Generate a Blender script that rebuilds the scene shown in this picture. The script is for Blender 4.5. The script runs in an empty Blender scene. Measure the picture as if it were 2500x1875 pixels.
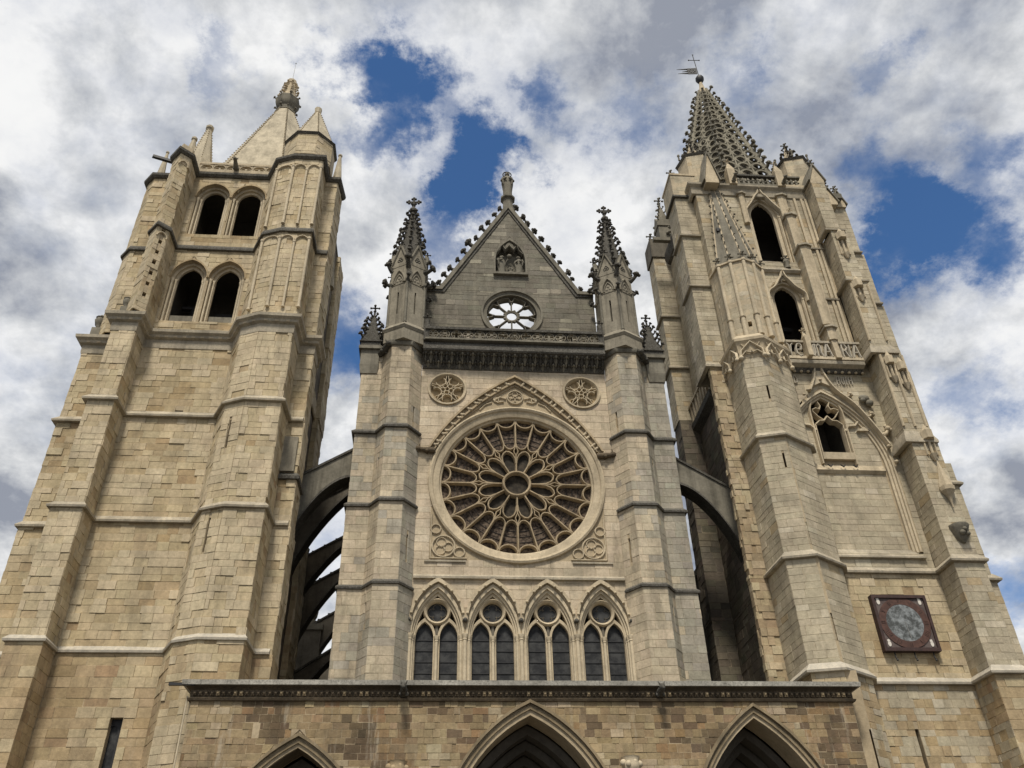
import bpy, math, random
from mathutils import Vector, Matrix, noise
R_ = math.radians
sc = bpy.context.scene

# ------------------------------------------------------------------ camera
CAM = Vector((-3.73, -38.0, 1.6))
PITCH, YAW, ROLL, FPX = R_(35.55), R_(5.4), R_(-1.42), 2100.0 / 2500.0
fwd = Vector((math.sin(YAW) * math.cos(PITCH), math.cos(YAW) * math.cos(PITCH), math.sin(PITCH)))
rgt = Vector((math.cos(YAW), -math.sin(YAW), 0))
upv = rgt.cross(fwd)
rr = rgt * math.cos(ROLL) + upv * math.sin(ROLL)
uu = upv * math.cos(ROLL) - rgt * math.sin(ROLL)
cd = bpy.data.cameras.new('camera'); cam = bpy.data.objects.new('camera', cd)
sc.collection.objects.link(cam)
cd.sensor_width = 36.0; cd.lens = 36.0 * FPX; cd.clip_end = 3000; cd.clip_start = .1
cam.matrix_world = Matrix(((rr.x, uu.x, -fwd.x, CAM.x), (rr.y, uu.y, -fwd.y, CAM.y), (rr.z, uu.z, -fwd.z, CAM.z), (0, 0, 0, 1)))
sc.camera = cam

# ------------------------------------------------------------------ world, sun, exposure
SUN_EL, SUN_AZ = R_(58), R_(190)          # azimuth of the sun measured from +Y, clockwise seen from above
wd = bpy.data.worlds.new('World'); sc.world = wd; wd.use_nodes = True
wt = wd.node_tree; wt.nodes.clear(); WL = wt.links.new
def wn(t, **k):
    n = wt.nodes.new(t)
    for a, b in k.items(): setattr(n, a, b)
    return n
def wmath(op, a, b=None, c=None, clamp=False):
    n = wn('ShaderNodeMath', operation=op, use_clamp=clamp)
    for i, x in enumerate((a, b, c)):
        if x is None: continue
        if isinstance(x, (int, float)): n.inputs[i].default_value = x
        else: WL(x, n.inputs[i])
    return n.outputs[0]
wo = wn('ShaderNodeOutputWorld')
sky = wn('ShaderNodeTexSky', sky_type='NISHITA'); sky.sun_disc = False
sky.sun_elevation = SUN_EL; sky.sun_rotation = SUN_AZ; sky.altitude = 840; sky.ozone_density = 5.0; sky.dust_density = .1; sky.air_density = 1.0
bg1 = wn('ShaderNodeBackground'); bg1.inputs[1].default_value = .13
hs = wn('ShaderNodeHueSaturation'); hs.inputs['Saturation'].default_value = 1.12; WL(sky.outputs[0], hs.inputs['Color']); WL(hs.outputs[0], bg1.inputs[0])
tc = wn('ShaderNodeTexCoord'); sep = wn('ShaderNodeSeparateXYZ'); WL(tc.outputs['Generated'], sep.inputs[0])
ZK = .45
zc = wmath('ADD', wmath('MAXIMUM', sep.outputs[2], -.2), ZK)
cmb = wn('ShaderNodeCombineXYZ'); WL(wmath('DIVIDE', sep.outputs[0], zc), cmb.inputs[0]); WL(wmath('DIVIDE', sep.outputs[1], zc), cmb.inputs[1])
pv = cmb.outputs[0]
def wnoise(scale, detail, rough, off=(0, 0, 0), dist=0.0, lac=2.0):
    mp = wn('ShaderNodeMapping'); mp.inputs['Location'].default_value = off; WL(pv, mp.inputs[0])
    n = wn('ShaderNodeTexNoise'); n.noise_dimensions = '3D'
    n.inputs['Scale'].default_value = scale; n.inputs['Detail'].default_value = detail
    n.inputs['Roughness'].default_value = rough; n.inputs['Distortion'].default_value = dist; n.inputs['Lacunarity'].default_value = lac
    WL(mp.outputs[0], n.inputs['Vector']); return n
nd = wnoise(5.6, 10, .58, (3.1, 1.7, .4), .08)
# irregular gaps of blue between the clouds
warp = wnoise(9.5, 7, .66, (9.1, 2.2, 5.5))
wv = wn('ShaderNodeVectorMath', operation='MULTIPLY_ADD'); WL(warp.outputs['Color'], wv.inputs[0])
wv.inputs[1].default_value = (.20, .20, 0); sub = wn('ShaderNodeVectorMath', operation='SUBTRACT'); WL(pv, sub.inputs[0]); sub.inputs[1].default_value = (.10, .10, 0)
WL(sub.outputs[0], wv.inputs[2])
GAPS = [(-.129, .676, .06, .6), (-.08, .745, .07, .62), (-.155, .82, .05, .4), (.05, .83, .062, .62), (.03, .91, .065, .6), (.231, .743, .06, .34),
        (.64, .80, .06, .42), (.727, .93, .085, .62), (.85, .965, .10, .6), (.70, 1.04, .075, .5), (0.0, 1.03, .06, .42), (-.20, 1.29, .11, .58),
        (1.78, 2.42, .16, .5), (1.08, 1.37, .10, .36), (.37, .66, .05, .3), (.82, .77, .07, .4), (.36, .79, .05, .34), (-.30, .72, .04, .3), (.12, .70, .04, .3), (.55, .62, .04, .3)]
tot = None
for gx, gy, gr, ga in GAPS:
    gz = 1 / math.sqrt(1 + gx * gx + gy * gy); gk = gz / (gz + ZK); gx, gy, gr = gx * gk, gy * gk, gr * gk * .86
    dv = wn('ShaderNodeVectorMath', operation='DISTANCE'); WL(wv.outputs[0], dv.inputs[0]); dv.inputs[1].default_value = (gx, gy, 0)
    mr = wn('ShaderNodeMapRange', interpolation_type='SMOOTHERSTEP'); WL(dv.outputs['Value'], mr.inputs[0])
    mr.inputs[1].default_value = gr * 1.9; mr.inputs[2].default_value = 0.0; mr.inputs[3].default_value = 0; mr.inputs[4].default_value = ga * .80
    tot = mr.outputs[0] if tot is None else wmath('ADD', tot, mr.outputs[0])
nmid = wnoise(14.0, 9, .62, (2.0, 6.3, 3.1), .1)
base_d = wmath('ADD', wmath('MULTIPLY', nd.outputs['Fac'], 1.0), wmath('MULTIPLY', nmid.outputs['Fac'], .42))      # mean about .71
dens = wmath('SUBTRACT', base_d, wmath('MINIMUM', tot, .56))
mask = wn('ShaderNodeMapRange', interpolation_type='SMOOTHSTEP'); WL(dens, mask.inputs[0])
mask.inputs[1].default_value = .17; mask.inputs[2].default_value = .80
# thin edges white, thick bellies grey, with crisp billows
ns = wnoise(3.6, 8, .55, (5.0, 8.3, 2.1), .1)
nf = wnoise(11.5, 10, .60, (1.0, 4.3, 7.1), .12)
bil = wmath('ADD', wmath('ADD', wmath('MULTIPLY', ns.outputs['Fac'], .62), wmath('MULTIPLY', nf.outputs['Fac'], .55)), wmath('MULTIPLY', dens, -.16))
cr = wn('ShaderNodeValToRGB'); WL(bil, cr.inputs[0])
e = cr.color_ramp.elements
e[0].position = .37; e[0].color = (.30, .325, .385, 1); e[1].position = .56; e[1].color = (.93, .93, .925, 1)
m = cr.color_ramp.elements.new(.47); m.color = (.62, .635, .655, 1)
bg2 = wn('ShaderNodeBackground'); bg2.inputs[1].default_value = 1.0; WL(cr.outputs[0], bg2.inputs[0])
mx = wn('ShaderNodeMixShader'); WL(mask.outputs[0], mx.inputs[0]); WL(bg1.outputs[0], mx.inputs[1]); WL(bg2.outputs[0], mx.inputs[2])
WL(mx.outputs[0], wo.inputs[0])

sd = bpy.data.lights.new('sun', 'SUN'); sd.energy = 3.9; sd.angle = R_(10); sd.color = (1.0, .93, .81)
sun = bpy.data.objects.new('sun', sd); sc.collection.objects.link(sun)
sv = Vector((math.sin(SUN_AZ) * math.cos(SUN_EL), math.cos(SUN_AZ) * math.cos(SUN_EL), math.sin(SUN_EL)))
sun.rotation_euler = sv.to_track_quat('Z', 'Y').to_euler()
sun.location = (0, -60, 80)
vs = sc.view_settings; vs.view_transform = 'Standard'; vs.look = 'None'; vs.exposure = 0.0; vs.gamma = 1.0; vs.use_curve_mapping = False
sc.cycles.max_bounces = 6; sc.cycles.diffuse_bounces = 3; sc.cycles.glossy_bounces = 2; sc.cycles.transmission_bounces = 2
sc.cycles.use_denoising = True

# ------------------------------------------------------------------ materials
MATS = {}
def stone_mat(name, base=None, src='flat', mott=.22, fine=.16, bump=.25, bscale=9.0, streak=.0, rough=.92, lichen=0.0, stain=0.0, bleach=0.0):
    """src: 'flat' uses base, 'attr' the per-stone colour attribute, 'obj' the object colour"""
    m = bpy.data.materials.new(name); m.use_nodes = True; t = m.node_tree; L = t.links.new
    b = t.nodes['Principled BSDF']; b.inputs['Roughness'].default_value = rough
    b.inputs['Specular IOR Level'].default_value = .2
    g = t.nodes.new('ShaderNodeNewGeometry')
    if src == 'flat':
        c = t.nodes.new('ShaderNodeRGB'); c.outputs[0].default_value = (*base, 1); col = c.outputs[0]
    elif src == 'attr':
        c = t.nodes.new('ShaderNodeAttribute'); c.attribute_name = 'tone'; col = c.outputs['Color']
    else:
        c = t.nodes.new('ShaderNodeObjectInfo'); col = c.outputs['Color']
    def nz(scale, det, ro, mapping=None):
        n = t.nodes.new('ShaderNodeTexNoise'); n.inputs['Scale'].default_value = scale; n.inputs['Detail'].default_value = det; n.inputs['Roughness'].default_value = ro
        if mapping:
            mp = t.nodes.new('ShaderNodeMapping'); mp.inputs['Scale'].default_value = mapping; L(g.outputs['Position'], mp.inputs[0]); L(mp.outputs[0], n.inputs['Vector'])
        else: L(g.outputs['Position'], n.inputs['Vector'])
        return n.outputs['Fac']
    def rng(f, lo, hi, a=.3, b_=.7):
        r = t.nodes.new('ShaderNodeMapRange'); L(f, r.inputs[0]); r.inputs[1].default_value = a; r.inputs[2].default_value = b_; r.inputs[3].default_value = lo; r.inputs[4].default_value = hi
        return r.outputs[0]
    def mul(c, f):
        x = t.nodes.new('ShaderNodeVectorMath'); x.operation = 'SCALE'; L(c, x.inputs[0]); L(f, x.inputs['Scale']); return x.outputs[0]
    col = mul(col, rng(nz(.9, 5, .6), 1 - mott, 1 + mott))
    col = mul(col, rng(nz(7, 6, .7), 1 - fine, 1 + fine))
    if streak:
        col = mul(col, rng(nz(1.0, 6, .65, (2.6, 2.6, .22)), 1 - streak, 1.0, .36, .52))
    if stain:                                           # rain soot in irregular hanging patches
        f1 = rng(nz(.55, 10, .72, (1.6, 1.6, .55)), 0, 1, .53, .66); f2 = rng(nz(2.3, 8, .7, (2.2, 2.2, .35)), 0, .8, .56, .70)
        mxs = t.nodes.new('ShaderNodeMath'); mxs.operation = 'MAXIMUM'; L(f1, mxs.inputs[0]); L(f2, mxs.inputs[1])
        sc_ = t.nodes.new('ShaderNodeMath'); sc_.operation = 'MULTIPLY'; L(mxs.outputs[0], sc_.inputs[0]); sc_.inputs[1].default_value = stain
        mxn = t.nodes.new('ShaderNodeMix'); mxn.data_type = 'RGBA'; L(sc_.outputs[0], mxn.inputs[0]); L(col, mxn.inputs[6]); mxn.inputs[7].default_value = (.105, .092, .068, 1); col = mxn.outputs[2]
    if bleach:                                          # pale lime runs
        f1 = rng(nz(1.1, 7, .7, (2.0, 2.0, .25)), 0, bleach, .58, .68)
        mxn = t.nodes.new('ShaderNodeMix'); mxn.data_type = 'RGBA'; L(f1, mxn.inputs[0]); L(col, mxn.inputs[6]); mxn.inputs[7].default_value = (.46, .41, .32, 1); col = mxn.outputs[2]
    if lichen:
        mxn = t.nodes.new('ShaderNodeMix'); mxn.data_type = 'RGBA'
        L(rng(nz(13, 9, .8), 0, .75, .47, .66), mxn.inputs[0]); L(col, mxn.inputs[6]); mxn.inputs[7].default_value = (lichen, lichen * .97, lichen * .88, 1); col = mxn.outputs[2]
    L(col, b.inputs['Base Color'])
    bp = t.nodes.new('ShaderNodeBump'); bp.inputs['Strength'].default_value = bump; bp.inputs['Distance'].default_value = .06
    L(nz(bscale, 8, .68), bp.inputs['Height']); L(bp.outputs[0], b.inputs['Normal'])
    MATS[name] = m; return m
CREAM = (.46, .385, .27)
for _n, _st, _bl in (('', .3, .0), ('_left', .34, .1), ('_mid', .48, .12), ('_porch', .45, .45), ('_grey', .35, .12)):
    stone_mat('ashlar_stuff' + _n, src='attr', streak=.12, stain=_st, bleach=_bl, bump=.35); stone_mat('ashlar_piece' + _n, src='obj', streak=.12, stain=_st, bleach=_bl, bump=.35)
stone_mat('mortar', (.37, .30, .20), mott=.2)
stone_mat('turret_stone', (.25, .225, .175), mott=.25, streak=.35)
stone_mat('spire_pale', (.44, .385, .285), streak=.25, stain=.3)
stone_mat('spire_stone', (.235, .215, .165), mott=.3, streak=.3)
stone_mat('mortar_grey', (.145, .133, .105), mott=.2)
stone_mat('cream', CREAM, streak=.15, stain=.3)
stone_mat('cream_pale', (.50, .425, .305), streak=.15, mott=.16)
stone_mat('tracery', (.36, .285, .185), streak=.2, stain=.4)
stone_mat('tan', (.38, .295, .18), streak=.2, stain=.3)
stone_mat('porch_arch', (.255, .20, .125), streak=.3, stain=.55, bleach=.35)
stone_mat('string', (.385, .335, .25), mott=.3, streak=.25, lichen=.2)
stone_mat('string_dark', (.085, .078, .065), mott=.35, streak=.3, lichen=.24)
stone_mat('grey', (.185, .17, .135), mott=.3, streak=.3)
stone_mat('crust', (.062, .057, .047), mott=.4, fine=.3, lichen=.19)
stone_mat('crust_brown', (.13, .10, .065), mott=.4, fine=.3, lichen=.05)
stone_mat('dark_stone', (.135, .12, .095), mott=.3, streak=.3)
stone_mat('shaded_interior', (.10, .09, .075), mott=.2)  # shade of the chambers and porch put into the stone colour
stone_mat('white_slab', (.45, .405, .325), mott=.15, streak=.2, lichen=.32)
stone_mat('slab_lichen', (.40, .38, .33), mott=.3, streak=.1, lichen=.06)
stone_mat('plaza', (.095, .09, .082), mott=.15)
def plain_mat(name, col, rough=.5, metal=0.0, noise_amt=0.0, nscale=4.0, c2=None, spec=.5):
    m = bpy.data.materials.new(name); m.use_nodes = True; t = m.node_tree; b = t.nodes['Principled BSDF']
    b.inputs['Base Color'].default_value = (*col, 1); b.inputs['Roughness'].default_value = rough; b.inputs['Metallic'].default_value = metal; b.inputs['Specular IOR Level'].default_value = spec
    if c2:
        g = t.nodes.new('ShaderNodeNewGeometry'); n = t.nodes.new('ShaderNodeTexNoise'); n.inputs['Scale'].default_value = nscale; n.inputs['Detail'].default_value = 8; n.inputs['Roughness'].default_value = .7
        t.links.new(g.outputs['Position'], n.inputs['Vector']); r = t.nodes.new('ShaderNodeValToRGB'); t.links.new(n.outputs['Fac'], r.inputs[0])
        r.color_ramp.elements[0].position = .42; r.color_ramp.elements[0].color = (*col, 1); r.color_ramp.elements[1].position = .62; r.color_ramp.elements[1].color = (*c2, 1)
        t.links.new(r.outputs[0], b.inputs['Base Color'])
    MATS[name] = m; return m
plain_mat('lead_glass', (.018, .019, .021), .55, c2=(.055, .056, .056), nscale=2.6, spec=.2)
plain_mat('rose_glass', (.028, .020, .015), .7, c2=(.16, .122, .09), nscale=7.0, spec=.1)
plain_mat('petal_glass', (.022, .018, .013), .6, c2=(.06, .048, .034), nscale=3.0, spec=.12)
plain_mat('iron', (.012, .012, .013), .6)
plain_mat('lead', (.02, .02, .022), .6)
plain_mat('rod_metal', (.20, .20, .19), .6, .2)
plain_mat('dial_frame', (.030, .015, .013), .75, c2=(.055, .026, .022), nscale=3)
plain_mat('dial_ring', (.058, .027, .020), .8, c2=(.095, .045, .033), nscale=5)
plain_mat('dial_face', (.055, .06, .06), .85, c2=(.25, .27, .28), nscale=3.4)
plain_mat('dial_corner', (.11, .085, .078), .8, c2=(.06, .04, .036), nscale=3)
plain_mat('paint_white', (.62, .58, .52), .8)
plain_mat('numeral', (.035, .018, .014), .8)
plain_mat('wood_dark', (.02, .018, .016), .8)

# ------------------------------------------------------------------ mesh helpers
class MB:
    def __init__(s): s.v = []; s.f = []; s.c = []
    def add(s, vs, fs, col=None):
        o = len(s.v); s.v += [tuple(p) for p in vs]; s.f += [tuple(i + o for i in q) for q in fs]
        if col is not None: s.c += [col] * len(vs)
    def box(s, x0, x1, y0, y1, z0, z1):
        s.add([(x0, y0, z0), (x1, y0, z0), (x1, y1, z0), (x0, y1, z0), (x0, y0, z1), (x1, y0, z1), (x1, y1, z1), (x0, y1, z1)],
              [(3, 2, 1, 0), (4, 5, 6, 7), (0, 1, 5, 4), (1, 2, 6, 5), (2, 3, 7, 6), (3, 0, 4, 7)]); return s
    def extr(s, poly, y0, y1):                       # polygon in X,Z pushed from y0 (front) to y1
        n = len(poly); s.add([(x, y0, z) for x, z in poly] + [(x, y1, z) for x, z in poly],
              [tuple(range(n)), tuple(range(2 * n - 1, n - 1, -1))] + [((i + 1) % n, i, n + i, n + (i + 1) % n) for i in range(n)]); return s
    def prism(s, poly, z0, z1, poly2=None):          # plan polygon raised from z0 to z1
        q = poly2 or poly; n = len(poly); s.add([(x, y, z0) for x, y in poly] + [(x, y, z1) for x, y in q],
              [tuple(range(n - 1, -1, -1)), tuple(range(n, 2 * n))] + [(i, (i + 1) % n, n + (i + 1) % n, n + i) for i in range(n)]); return s
    def pyramid(s, poly, z0, tip):
        n = len(poly); s.add([(x, y, z0) for x, y in poly] + [tip], [tuple(range(n - 1, -1, -1))] + [(i, (i + 1) % n, n) for i in range(n)]); return s
    def band(s, a, b, y0, y1, closed=False):         # solid between two polylines of X,Z
        n = len(a); V = []
        for (x, z), (X, Z) in zip(a, b): V += [(x, y0, z), (X, y0, Z), (X, y1, Z), (x, y1, z)]
        F = []
        for i in range(n if closed else n - 1):
            p, q = 4 * i, 4 * ((i + 1) % n)
            for k in range(4): F.append((p + k, p + (k + 1) % 4, q + (k + 1) % 4, q + k))
        if not closed: F += [(0, 1, 2, 3), (4 * n - 1, 4 * n - 2, 4 * n - 3, 4 * n - 4)]
        s.add(V, F); return s
    def bar(s, pts, w, yf, yb, closed=False, tip=.45):  # moulded tracery bar along X,Z points
        n = len(pts); V = []; ym = yf + (yb - yf) * .4
        for i, (x, z) in enumerate(pts):
            if closed: a, b = pts[i - 1], pts[(i + 1) % n]
            else: a, b = pts[max(i - 1, 0)], pts[min(i + 1, n - 1)]
            dx, dz = b[0] - a[0], b[1] - a[1]; l = math.hypot(dx, dz) or 1; nx, nz = -dz / l, dx / l
            if (closed or 0 < i < n - 1):
                p, q = pts[i - 1], pts[(i + 1) % n]; d1 = Vector((x - p[0], z - p[1])); d2 = Vector((q[0] - x, q[1] - z))
                if d1.length > 1e-6 and d2.length > 1e-6:
                    ca = max(.35, math.sqrt(max(0, (1 + d1.normalized().dot(d2.normalized())) / 2))); nx /= ca; nz /= ca
            h = w / 2
            for k, y in ((-h, yb), (-h, ym), (-h * tip, yf), (h * tip, yf), (h, ym), (h, yb)): V.append((x + nx * k, y, z + nz * k))
        F = []
        for i in range(n if closed else n - 1):
            p, q = 6 * i, 6 * ((i + 1) % n)
            for k in range(6): F.append((p + k, p + (k + 1) % 6, q + (k + 1) % 6, q + k))
        if not closed: F += [tuple(range(6)), tuple(range(6 * n - 1, 6 * n - 7, -1))]
        s.add(V, F); return s
    def tube(s, pts, r, n=8, closed=False):
        pts = [Vector(p) for p in pts]; m = len(pts); rs = r if isinstance(r, (list, tuple)) else [r] * m; V = []
        for i, p in enumerate(pts):
            a = pts[(i - 1) % m] if closed or i else p; b = pts[(i + 1) % m] if closed or i < m - 1 else p
            d = (b - a).normalized(); x = d.cross(Vector((0, 0, 1)));
            if x.length < .05: x = d.cross(Vector((0, 1, 0)))
            x.normalize(); y = d.cross(x)
            for k in range(n): t = 2 * math.pi * k / n; V.append(p + (x * math.cos(t) + y * math.sin(t)) * rs[i])
        F = []
        for i in range(m if closed else m - 1):
            o, q = n * i, n * ((i + 1) % m)
            for k in range(n): F.append((o + k, o + (k + 1) % n, q + (k + 1) % n, q + k))
        if not closed: F += [tuple(range(n - 1, -1, -1)), tuple(range(n * (m - 1), n * m))]
        s.add(V, F); return s
    def lathe(s, prof, c=(0, 0, 0), n=10, rot=0.0):  # prof: (radius, z)
        V = []; m = len(prof)
        for r, z in prof:
            for k in range(n): t = rot + 2 * math.pi * k / n; V.append((c[0] + r * math.cos(t), c[1] + r * math.sin(t), c[2] + z))
        F = [(n * i + k, n * i + (k + 1) % n, n * i + n + (k + 1) % n, n * i + n + k) for i in range(m - 1) for k in range(n)]
        F += [tuple(range(n - 1, -1, -1)), tuple(range(n * (m - 1), n * m))]
        s.add(V, F); return s
    def blob(s, c, r, sub=2, sq=(1, 1, 1)):
        n, m = 8, 5; pr = [(math.sin(math.pi * i / m), -math.cos(math.pi * i / m)) for i in range(m + 1)]; pr[0] = (.02, -1); pr[-1] = (.02, 1)
        V = [(c[0] + a * r * sq[0] * math.cos(2 * math.pi * k / n), c[1] + a * r * sq[1] * math.sin(2 * math.pi * k / n), c[2] + b * r * sq[2]) for a, b in pr for k in range(n)]
        F = [(n * i + k, n * i + (k + 1) % n, n * i + n + (k + 1) % n, n * i + n + k) for i in range(m) for k in range(n)] + [tuple(range(n - 1, -1, -1)), tuple(range(n * m, n * m + n))]
        s.add(V, F); return s
    def mesh(s, name, mat, smooth=35):
        me = bpy.data.meshes.new(name); me.from_pydata(s.v, [], s.f); me.update()
        if s.c and len(s.c) == len(s.v):
            ca = me.color_attributes.new('tone', 'FLOAT_COLOR', 'POINT'); ca.data.foreach_set('color', [x for c in s.c for x in (*c, 1.0)])
        me.materials.append(MATS[mat] if isinstance(mat, str) else mat)
        if smooth:
            me.shade_smooth(); me.set_sharp_from_angle(angle=R_(smooth))
        return me
COL = sc.collection
def link(name, me, parent=None, label=None, kind=None, mw=None):
    o = bpy.data.objects.new(name, me); COL.objects.link(o)
    if parent is not None:
        o.parent = parent
        if parent.type == 'EMPTY': o.matrix_parent_inverse = Matrix.Translation(-parent.location)
    if mw is not None: o.matrix_basis = mw
    if label: o['label'] = label
    if kind: o['kind'] = kind
    return o
def obj(name, mb, mat, parent=None, label=None, kind=None, smooth=35): return link(name, mb.mesh(name, mat, smooth), parent, label, kind)
def thing(name, label, cat, loc=(0, 0, 0), group=None):
    o = bpy.data.objects.new(name, None); COL.objects.link(o); o.location = loc; o['label'] = label; o['category'] = cat
    if group: o['group'] = group
    o.empty_display_size = .5; return o
def tag(o, label, cat, group=None):
    o['label'] = label; o['category'] = cat
    if group: o['group'] = group
    return o
def part_obj(name, parent, label=None):               # an invisible holder would be empty: use a real mesh instead
    raise NotImplementedError

def pointed(xc, hw, zs, za, n=10, zb=None):           # pointed arch from left spring over the apex to right spring (X,Z)
    h = za - zs; r = (hw * hw + h * h) / (2 * hw); a1 = math.atan2(h, r - hw) if r > hw else math.pi / 2
    L = [(xc - hw + r - r * math.cos(a1 * i / n), zs + r * math.sin(a1 * i / n)) for i in range(n + 1)]
    P = L + [(2 * xc - x, z) for x, z in L[-2::-1]]
    if zb is not None: P = [(xc - hw, zb)] + P + [(xc + hw, zb)]
    return P
def smooth_line(P, n=5):                               # Catmull-Rom through the points
    out = []
    for i in range(len(P) - 1):
        p0, p1, p2, p3 = P[max(i - 1, 0)], P[i], P[i + 1], P[min(i + 2, len(P) - 1)]
        for k in range(n):
            t = k / n; out.append(tuple(.5 * (2 * b + (c - a) * t + (2 * a - 5 * b + 4 * c - d) * t * t + (3 * b - a - 3 * c + d) * t ** 3) for a, b, c, d in zip(p0, p1, p2, p3)))
    return out + [P[-1]]
def circ(xc, zc, r, n=32, a0=0.0, a1=None):
    if a1 is None: return [(xc + r * math.cos(2 * math.pi * k / n + a0), zc + r * math.sin(2 * math.pi * k / n + a0)) for k in range(n)]
    return [(xc + r * math.cos(a0 + (a1 - a0) * k / n), zc + r * math.sin(a0 + (a1 - a0) * k / n)) for k in range(n + 1)]
class Arch:
    def __init__(s, xc, hw, zb, zs, za): s.xc, s.hw, s.zb, s.zs, s.za = xc, hw, zb, zs, za
    def iv(s, z):
        if z < s.zb or z > s.za: return None
        if z <= s.zs: return (s.xc - s.hw, s.xc + s.hw)
        h = s.za - s.zs; r = (s.hw ** 2 + h * h) / (2 * s.hw); w = math.sqrt(max(0, r * r - (z - s.zs) ** 2)) - (r - s.hw)
        return (s.xc - w, s.xc + w) if w > .01 else None
class Circ:
    def __init__(s, xc, zc, r): s.xc, s.zc, s.r = xc, zc, r
    def iv(s, z):
        d = s.r ** 2 - (z - s.zc) ** 2
        return (s.xc - math.sqrt(d), s.xc + math.sqrt(d)) if d > .0004 else None
class Rect:
    def __init__(s, u0, u1, z0, z1): s.u0, s.u1, s.z0, s.z1 = u0, u1, z0, z1; s.xc = (u0 + u1) / 2
    def iv(s, z): return (s.u0, s.u1) if s.z0 <= z <= s.z1 else None
class Above:                                           # keeps only what lies under a sloping roofline
    def __init__(s, f): s.f = f
def offset(path, d):
    n = len(path); out = []
    for i, (x, y) in enumerate(path):
        ns = []
        if i > 0: a = path[i - 1]; l = math.hypot(x - a[0], y - a[1]); ns.append(((y - a[1]) / l, -(x - a[0]) / l))
        if i < n - 1: b = path[i + 1]; l = math.hypot(b[0] - x, b[1] - y); ns.append(((b[1] - y) / l, -(b[0] - x) / l))
        if len(ns) == 1: out.append((x + ns[0][0] * d, y + ns[0][1] * d)); continue
        (ax, ay), (bx, by) = ns; k = max(.3, 1 + ax * bx + ay * by); out.append((x + (ax + bx) / k * d, y + (ay + by) / k * d))
    return out
def course(path, prof):                                # moulding swept along a plan path, mitred at corners
    mb = MB(); rows = [[(x, y, z) for x, y in offset(path, o)] for o, z in prof]; m = len(path); n = len(prof)
    V = [rows[j][i] for i in range(m) for j in range(n)]
    F = [(i * n + j, i * n + n + j, i * n + n + (j + 1) % n, i * n + (j + 1) % n) for i in range(m - 1) for j in range(n)]
    F += [tuple(range(n)), tuple(range(m * n - 1, m * n - n - 1, -1))]
    mb.add(V, F); return mb
def ngon(cx, cy, r, n=8, rot=0.0): return [(cx + r * math.cos(rot + 2 * math.pi * k / n), cy + r * math.sin(rot + 2 * math.pi * k / n)) for k in range(n)]
def seg_frame(p0, p1):
    l = math.hypot(p1[0] - p0[0], p1[1] - p0[1]); u = ((p1[0] - p0[0]) / l, (p1[1] - p0[1]) / l); return l, u, (u[1], -u[0])
def strip(mb, p0, p1, z0, z1, holes=(), depth=.5, back=.015):
    """backing wall behind a run of stones, with rectangular pockets"""
    l, u, n = seg_frame(p0, p1)
    def P(a, z, d=0.0): return (p0[0] + u[0] * a - n[0] * (back + d), p0[1] + u[1] * a - n[1] * (back + d), z)
    us = sorted({0, l, *[h.u0 for h in holes], *[h.u1 for h in holes]}); zs = sorted({z0, z1, *[h.z0 for h in holes], *[h.z1 for h in holes]})
    for a, b in zip(us, us[1:]):
        for c, d in zip(zs, zs[1:]):
            if any(h.u0 <= a and h.u1 >= b and h.z0 <= c and h.z1 >= d for h in holes): continue
            mb.add([P(a, c), P(b, c), P(b, d), P(a, d)], [(0, 1, 2, 3)])
    for h in holes:
        V = [P(a, c, k) for k in (0, depth) for a, c in ((h.u0, h.z0), (h.u1, h.z0), (h.u1, h.z1), (h.u0, h.z1))]
        mb.add(V, [(4, 5, 6, 7), (0, 1, 5, 4), (1, 2, 6, 5), (2, 3, 7, 6), (3, 0, 4, 7)])
def pierced(mb, x0, x1, z0, z1, yf, yb, holes):
    """thick wall with arched or round openings standing side by side"""
    hs = sorted(holes, key=lambda h: h.xc); x = x0
    for h in hs:
        r = h.hw if isinstance(h, Arch) else h.r
        a, b = h.xc - r, h.xc + r
        if a > x + 1e-4: mb.box(x, a, yf, yb, z0, z1)
        if isinstance(h, Arch):
            if h.zb > z0 + 1e-4: mb.box(a, b, yf, yb, z0, h.zb)
            P = pointed(h.xc, h.hw, h.zs, h.za, 12)
            if h.zs > h.zb: pass
            m = len(P) // 2
            mb.extr(list(reversed([(a, z1)] + P[:m + 1] + [(h.xc, z1)])), yf, yb); mb.extr(list(reversed([(h.xc, z1)] + P[m:] + [(b, z1)])), yf, yb)
        else:
            N = 24
            T = circ(h.xc, h.zc, r, N, math.pi, 0); mb.extr(list(reversed(T[:N // 2 + 1] + [(h.xc, z1), (a, z1)])), yf, yb); mb.extr(list(reversed(T[N // 2:] + [(b, z1), (h.xc, z1)])), yf, yb)
            T = circ(h.xc, h.zc, r, N, math.pi, 2 * math.pi); mb.extr(T[:N // 2 + 1] + [(h.xc, z0), (a, z0)], yf, yb); mb.extr(T[N // 2:] + [(b, z0), (h.xc, z0)], yf, yb)
        x = b
    if x < x1 - 1e-4: mb.box(x, x1, yf, yb, z0, z1)

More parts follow.
